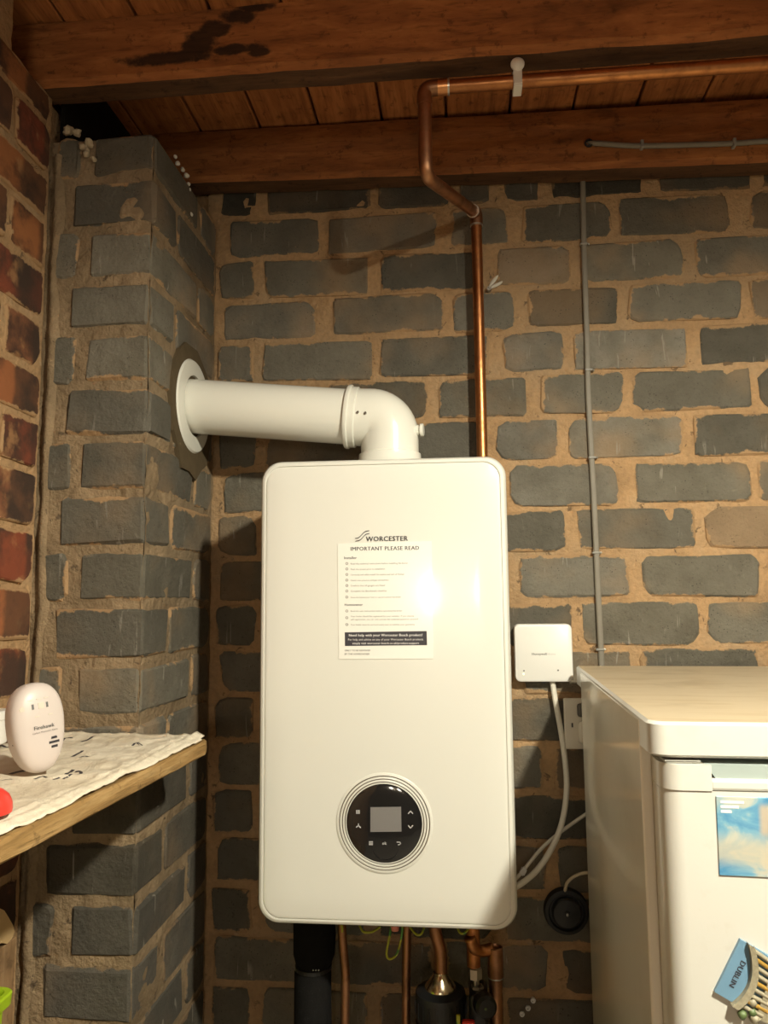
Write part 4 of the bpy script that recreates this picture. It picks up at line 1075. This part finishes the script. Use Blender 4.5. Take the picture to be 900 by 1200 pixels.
# dark printed strokes on the sheet
def sheet_pt(px, py):
    p = at(px, py, Z=ZS+.006); return p
def ink_stroke(pts, w):
    pts = smooth_path([sheet_pt(*p) for p in pts], 5); bm = BM(); pr = None
    for i, p in enumerate(pts):
        a = pts[max(i-1, 0)]; b = pts[min(i+1, len(pts)-1)]; d = (b-a); d.z = 0; d.normalize(); n = Vector((-d.y, d.x, 0))*w
        l, r = p-n, p+n
        r = [bm.verts.new((l.x, l.y, sheet_z(l.x, l.y)+.0008)), bm.verts.new((r.x, r.y, sheet_z(r.x, r.y)+.0008))]
        if pr: bm.faces.new((pr[0], r[0], r[1], pr[1]))
        pr = r
    obj('printed_mark', bm, M['ink'], shc)
M['ink_blue'] = simple('faded_blue_print', (.06, .065, .10), .5)
for pts, w in [([(77, 906), (82, 903), (86, 900)], .0022), ([(88, 904), (92, 901), (95, 904), (92, 908)], .0020), ([(74, 912), (84, 908)], .0014),
               ([(8, 908), (20, 903), (32, 901)], .003), ([(11, 853), (15, 850), (19, 854)], .002), ([(0, 858), (4, 862), (1, 868)], .002),
               ([(84, 885), (90, 882), (97, 880)], .0022), ([(92, 886), (100, 884), (104, 886)], .0016), ([(95, 868), (103, 866), (112, 863)], .0022), ([(72, 867), (78, 864), (84, 865)], .0025),
               ([(155, 872), (160, 870), (166, 873)], .0018), ([(0, 872), (8, 874), (18, 872)], .0022), ([(40, 912), (50, 909), (56, 911)], .0016), ([(62, 913), (70, 911)], .0016), ([(0, 915), (8, 913), (14, 914)], .0018)]:
    ink_stroke(pts, w)

# carbon monoxide alarm
base = at(46, 905, Z=ZS+.0085)
al = thing('carbon_monoxide_alarm', 'egg-shaped pinkish white alarm standing on the sheet-covered shelf', 'alarm', tuple(base))
LM = Matrix.Translation(base) @ Matrix.Rotation(math.radians(54), 4, 'Z') @ Matrix.Rotation(math.radians(-5), 4, 'X') @ Matrix.Rotation(math.radians(-5), 4, 'Y')
HA, WA, DA = .106, .063, .042
def sgp(v, e): return math.copysign(abs(v)**e, v)
def alarm_pt(th_, ph):
    # superellipsoid, a little narrower at the foot
    x = sgp(math.cos(ph), .72)*sgp(math.cos(th_), .86); z = sgp(math.cos(ph), .72)*sgp(math.sin(th_), .86); y = sgp(math.sin(ph), .55)
    tap = 1+.10*z
    return Vector((x*WA/2*tap, -y*DA/2, z*HA/2+HA/2))
bm = BM(); nt, npn = 48, 24; G = []
for j in range(npn+1):
    ph = -PI/2+PI*j/npn
    if j in (0, npn): G.append([bm.verts.new(LM @ alarm_pt(0, ph))])
    else: G.append([bm.verts.new(LM @ alarm_pt(2*PI*i/nt, ph)) for i in range(nt)])
for j in range(npn):
    A_, B_ = G[j], G[j+1]
    for i in range(nt):
        i2 = (i+1) % nt
        if len(A_) == 1: bm.faces.new((A_[0], B_[i], B_[i2]))
        elif len(B_) == 1: bm.faces.new((A_[i], A_[i2], B_[0]))
        else: bm.faces.new((A_[i], A_[i2], B_[i2], B_[i]))
bmesh.ops.recalc_face_normals(bm, faces=bm.faces)
obj('housing', bm, M['alarm'], al, smooth=True)
def yfront(x, z):
    # depth of the front surface at local (x, z)
    zz_ = (z-HA/2)/(HA/2); xx = x/(WA/2*(1+.10*zz_)); rr = (abs(xx)**(2/.86)+abs(zz_)**(2/.86))**(.86/2)
    rr = min(rr, .999); c = rr**(1/.72); s = math.sqrt(max(0, 1-c*c)); return -(s**.55)*DA/2
def face_plate(name, outline, mat, d=.0006):
    bm = BM(); pts = [LM @ Vector((x, yfront(x, z)-d, z)) for x, z in outline]
    back = LM.to_3x3() @ Vector((0, d*2.2, 0)); poly_plate(bm, pts, back); return obj(name, bm, mat, al)
vc = (.012, .034)
for dz, hw in ((.0052, .0040), (0, .0066), (-.0052, .0040)):
    face_plate('sounder_slot', [(vc[0]-hw, vc[1]+dz-.0014), (vc[0]+hw, vc[1]+dz-.0014), (vc[0]+hw*(.8 if dz > 0 else 1), vc[1]+dz+.0014), (vc[0]-hw*(.8 if dz > 0 else 1), vc[1]+dz+.0014)], M['ink'])
for x in (-.010, .007): face_plate('status_light', [(x-.0012, .076), (x+.0012, .076), (x+.0012, .082), (x-.0012, .082)], M['ink_grey'])
face_plate('test_button', [(-.0035, .0755), (.0035, .0755), (.0035, .0825), (-.0035, .0825)], M['plastic_old'])
face_plate('symbol', [(-.024, .0755), (-.020, .0755), (-.019, .079), (-.0215, .082), (-.0245, .079)], M['plastic_old'])
for x in (-.012, -.002, .007): face_plate('small_caption', [(x-.0028, .0865), (x+.0028, .0865), (x+.0028, .0876), (x-.0028, .0876)], M['plastic_old'])
for x in (-.006, .010): face_plate('small_caption', [(x-.0025, .0665), (x+.0025, .0665), (x+.0025, .0678), (x-.0025, .0678)], M['plastic_old'])
L3 = LM.to_3x3()
o0 = LM @ Vector((-.011, yfront(.004, .054)-.0006, .052)); text('brand_text', 'Firehawk', M['ink_grey'], al, o0, width=.024, xdir=L3 @ Vector((1, 0, 0)), ydir=L3 @ Vector((0, 0, 1)), bold=.03, lift=Vector((0, 0, 0)))
o0 = LM @ Vector((-.0135, yfront(.004, .048)-.0006, .0475)); text('small_print', 'Carbon Monoxide Alarm', M['ink_grey'], al, o0, width=.030, xdir=L3 @ Vector((1, 0, 0)), ydir=L3 @ Vector((0, 0, 1)), lift=Vector((0, 0, 0)))
for k in range(3):
    q = LM @ Vector((-WA/2*.955+.0012, -.004, .048-.0048*k)); bm = BM(); bmesh.ops.create_icosphere(bm, subdivisions=1, radius=.0016); obj('side_vent', bm, M['ink'], al, loc=q)
# red lid and a pale tub at the picture edge
q = at(-14, 953, Z=ZS+.0105)
tag(obj('red_cap', lathe(BM(), [(.021, .0), (.0215, .003), (.021, .009), (.018, .016), (.0125, .021), (.006, .0235), (0, .024)], Vector((0, 0, 1)), q, 36), M['red_plastic'], smooth=True, autos=50), 'round red plastic cap lying at the left end of the shelf', 'cap')
q = at(-14, 872, Z=ZS+.0105)
tag(obj('white_tub', lathe(BM(), [(.022, 0), (.024, .002), (.0245, .034), (.0265, .035), (.0265, .045), (.024, .047), (0, .047)], Vector((0, 0, 1)), q, 32), M['plastic'], smooth=True, autos=35), 'pale plastic tub behind the alarm at the left picture edge', 'tub')

# ------------------------------------------------------------------ lower left: board, torn card, lime crate
bb = tag(obj('leaning_board', box(BM(), -.5565, -.5485, -.62, -.372, -.42, -.001, bev=.001), M['ply']), 'pale brown board standing against the red wall under the shelf', 'board')
pts = [at(x, y, X=-.548) for x, y in ((-30, 1050), (-6, 1062), (4, 1067), (9, 1075), (14, 1084), (16, 1092), (13, 1100), (7, 1106), (2, 1105), (-30, 1112))]
tag(obj('torn_card', poly_plate(BM(), pts, Vector((.0015, 0, 0))), M['tan_card']), 'torn piece of tan card above the lime crate', 'card')
lw = thing('low_shelf', 'low timber shelf under the lime crate', 'shelf', (-.5, -.7, -.30))
obj('plank', box(BM(), -.553, -.30, -1.15, -.44, -.30, -.278, bev=.002), M['shelf_wood'], lw)
cr = thing('storage_crate', 'lime green plastic crate at the lower left corner', 'crate', (-.52, -.62, -.278))
cx1 = at(20, 1158, -.47).x; zc_ = at(20, 1156, -.47).z
bm = BM(); X0c, X1c, Y0c, Y1c = -.546, cx1-.004, -.80, -.476
def rr2(x0, x1, y0, y1, r, z, bm):
    pts = []
    for cx, cy, a0 in ((x1-r, y1-r, 0), (x0+r, y1-r, PI/2), (x0+r, y0+r, PI), (x1-r, y0+r, 1.5*PI)):
        for k in range(5):
            a = a0+PI/2*k/4; pts.append(bm.verts.new((cx+r*math.cos(a), cy+r*math.sin(a), z)))
    return pts
def ringloft(lst, bm):
    for a, b in zip(lst, lst[1:]):
        for k in range(len(a)): bm.faces.new((a[k], a[(k+1) % len(a)], b[(k+1) % len(b)], b[k]))
def rr_(i, z, r=.012): return rr2(X0c+i, X1c-i, Y0c+i, Y1c-i, r, z, bm)
L = [rr_(.010, -.276), rr_(.004, zc_-.02), rr_(.006, zc_-.004, .010), rr_(.012, -.270)]
bm.faces.new(L[0][::-1]); ringloft(L, bm); bm.faces.new(L[-1]); bmesh.ops.recalc_face_normals(bm, faces=bm.faces)
obj('basket', bm, M['lime'], cr, smooth=True, autos=40)
bm = BM(); X0c -= .0; 
L = [rr_(.003, zc_-.016), rr_(-.004, zc_-.016, .016), rr_(-.005, zc_-.002, .016), rr_(-.003, zc_, .015), rr_(.003, zc_, .012), rr_(.004, zc_-.003, .012)]
L.append(L[0]); ringloft(L, bm); bmesh.ops.recalc_face_normals(bm, faces=bm.faces)
obj('rim', bm, M['lime'], cr, smooth=True, autos=40)

# ------------------------------------------------------------------ pendant lamp and added highlight globes (out of the picture)
lp = thing('pendant_lamp', 'enamel shaded pendant lamp hanging from the boards right of the camera', 'lamp', (LAMP.x, LAMP.y, CEIL))
obj('flex', tube(BM(), [(LAMP.x, LAMP.y, CEIL), (LAMP.x, LAMP.y, LAMP.z+.10)], .003, 8), M['plastic'], lp, smooth=True)
obj('lamp_holder', lathe(BM(), [(.004, .13), (.018, .12), (.019, .05), (.016, .040), (.0, .040)], Vector((0, 0, 1)), LAMP, 20), M['plastic'], lp, smooth=True, autos=40)
obj('shade', lathe(BM(), [(.020, .085), (.045, .070), (.085, .035), (.118, -.009), (.120, -.013), (.122, -.009), (.088, .038), (.046, .075), (.020, .090)], Vector((0, 0, 1)), LAMP, 48), M['shade'], lp, smooth=True, autos=40, label='enamel coolie shade')
obj('rose', lathe(BM(), [(.035, 0), (.034, -.015), (.01, -.02), (0, -.02)], Vector((0, 0, 1)), Vector((LAMP.x, LAMP.y, CEIL)), 24), M['plastic'], lp, smooth=True, autos=40)
for x, z, s, lab in [(-.03, .53, .060, 'tall lit oval lamp on the rear wall, nearer the red brick wall'), (.265, .550, .060, 'smaller lit oval lamp on the rear wall, nearer the middle')]:  # both ovals are added, unseen sources for the boiler highlights
    g = thing('highlight_globe', lab, 'lamp', (x, -3.3, z))  # unseen, put in as the bright source reflected in the boiler front
    obj('back_plate', lathe(BM(), [(.05, 0), (.05, .012), (.03, .02), (.03, .03)], Vector((0, 1, 0)), Vector((x, -3.3, z)), 24), M['plastic'], g, smooth=True, autos=40)
    bm = BM(); bmesh.ops.create_uvsphere(bm, u_segments=24, v_segments=16, radius=s)
    for v in bm.verts: v.co.z *= 1.7
    obj('globe', bm, M['globe_glow'], g, loc=Vector((x, -3.3+.028+s, z)), smooth=True)
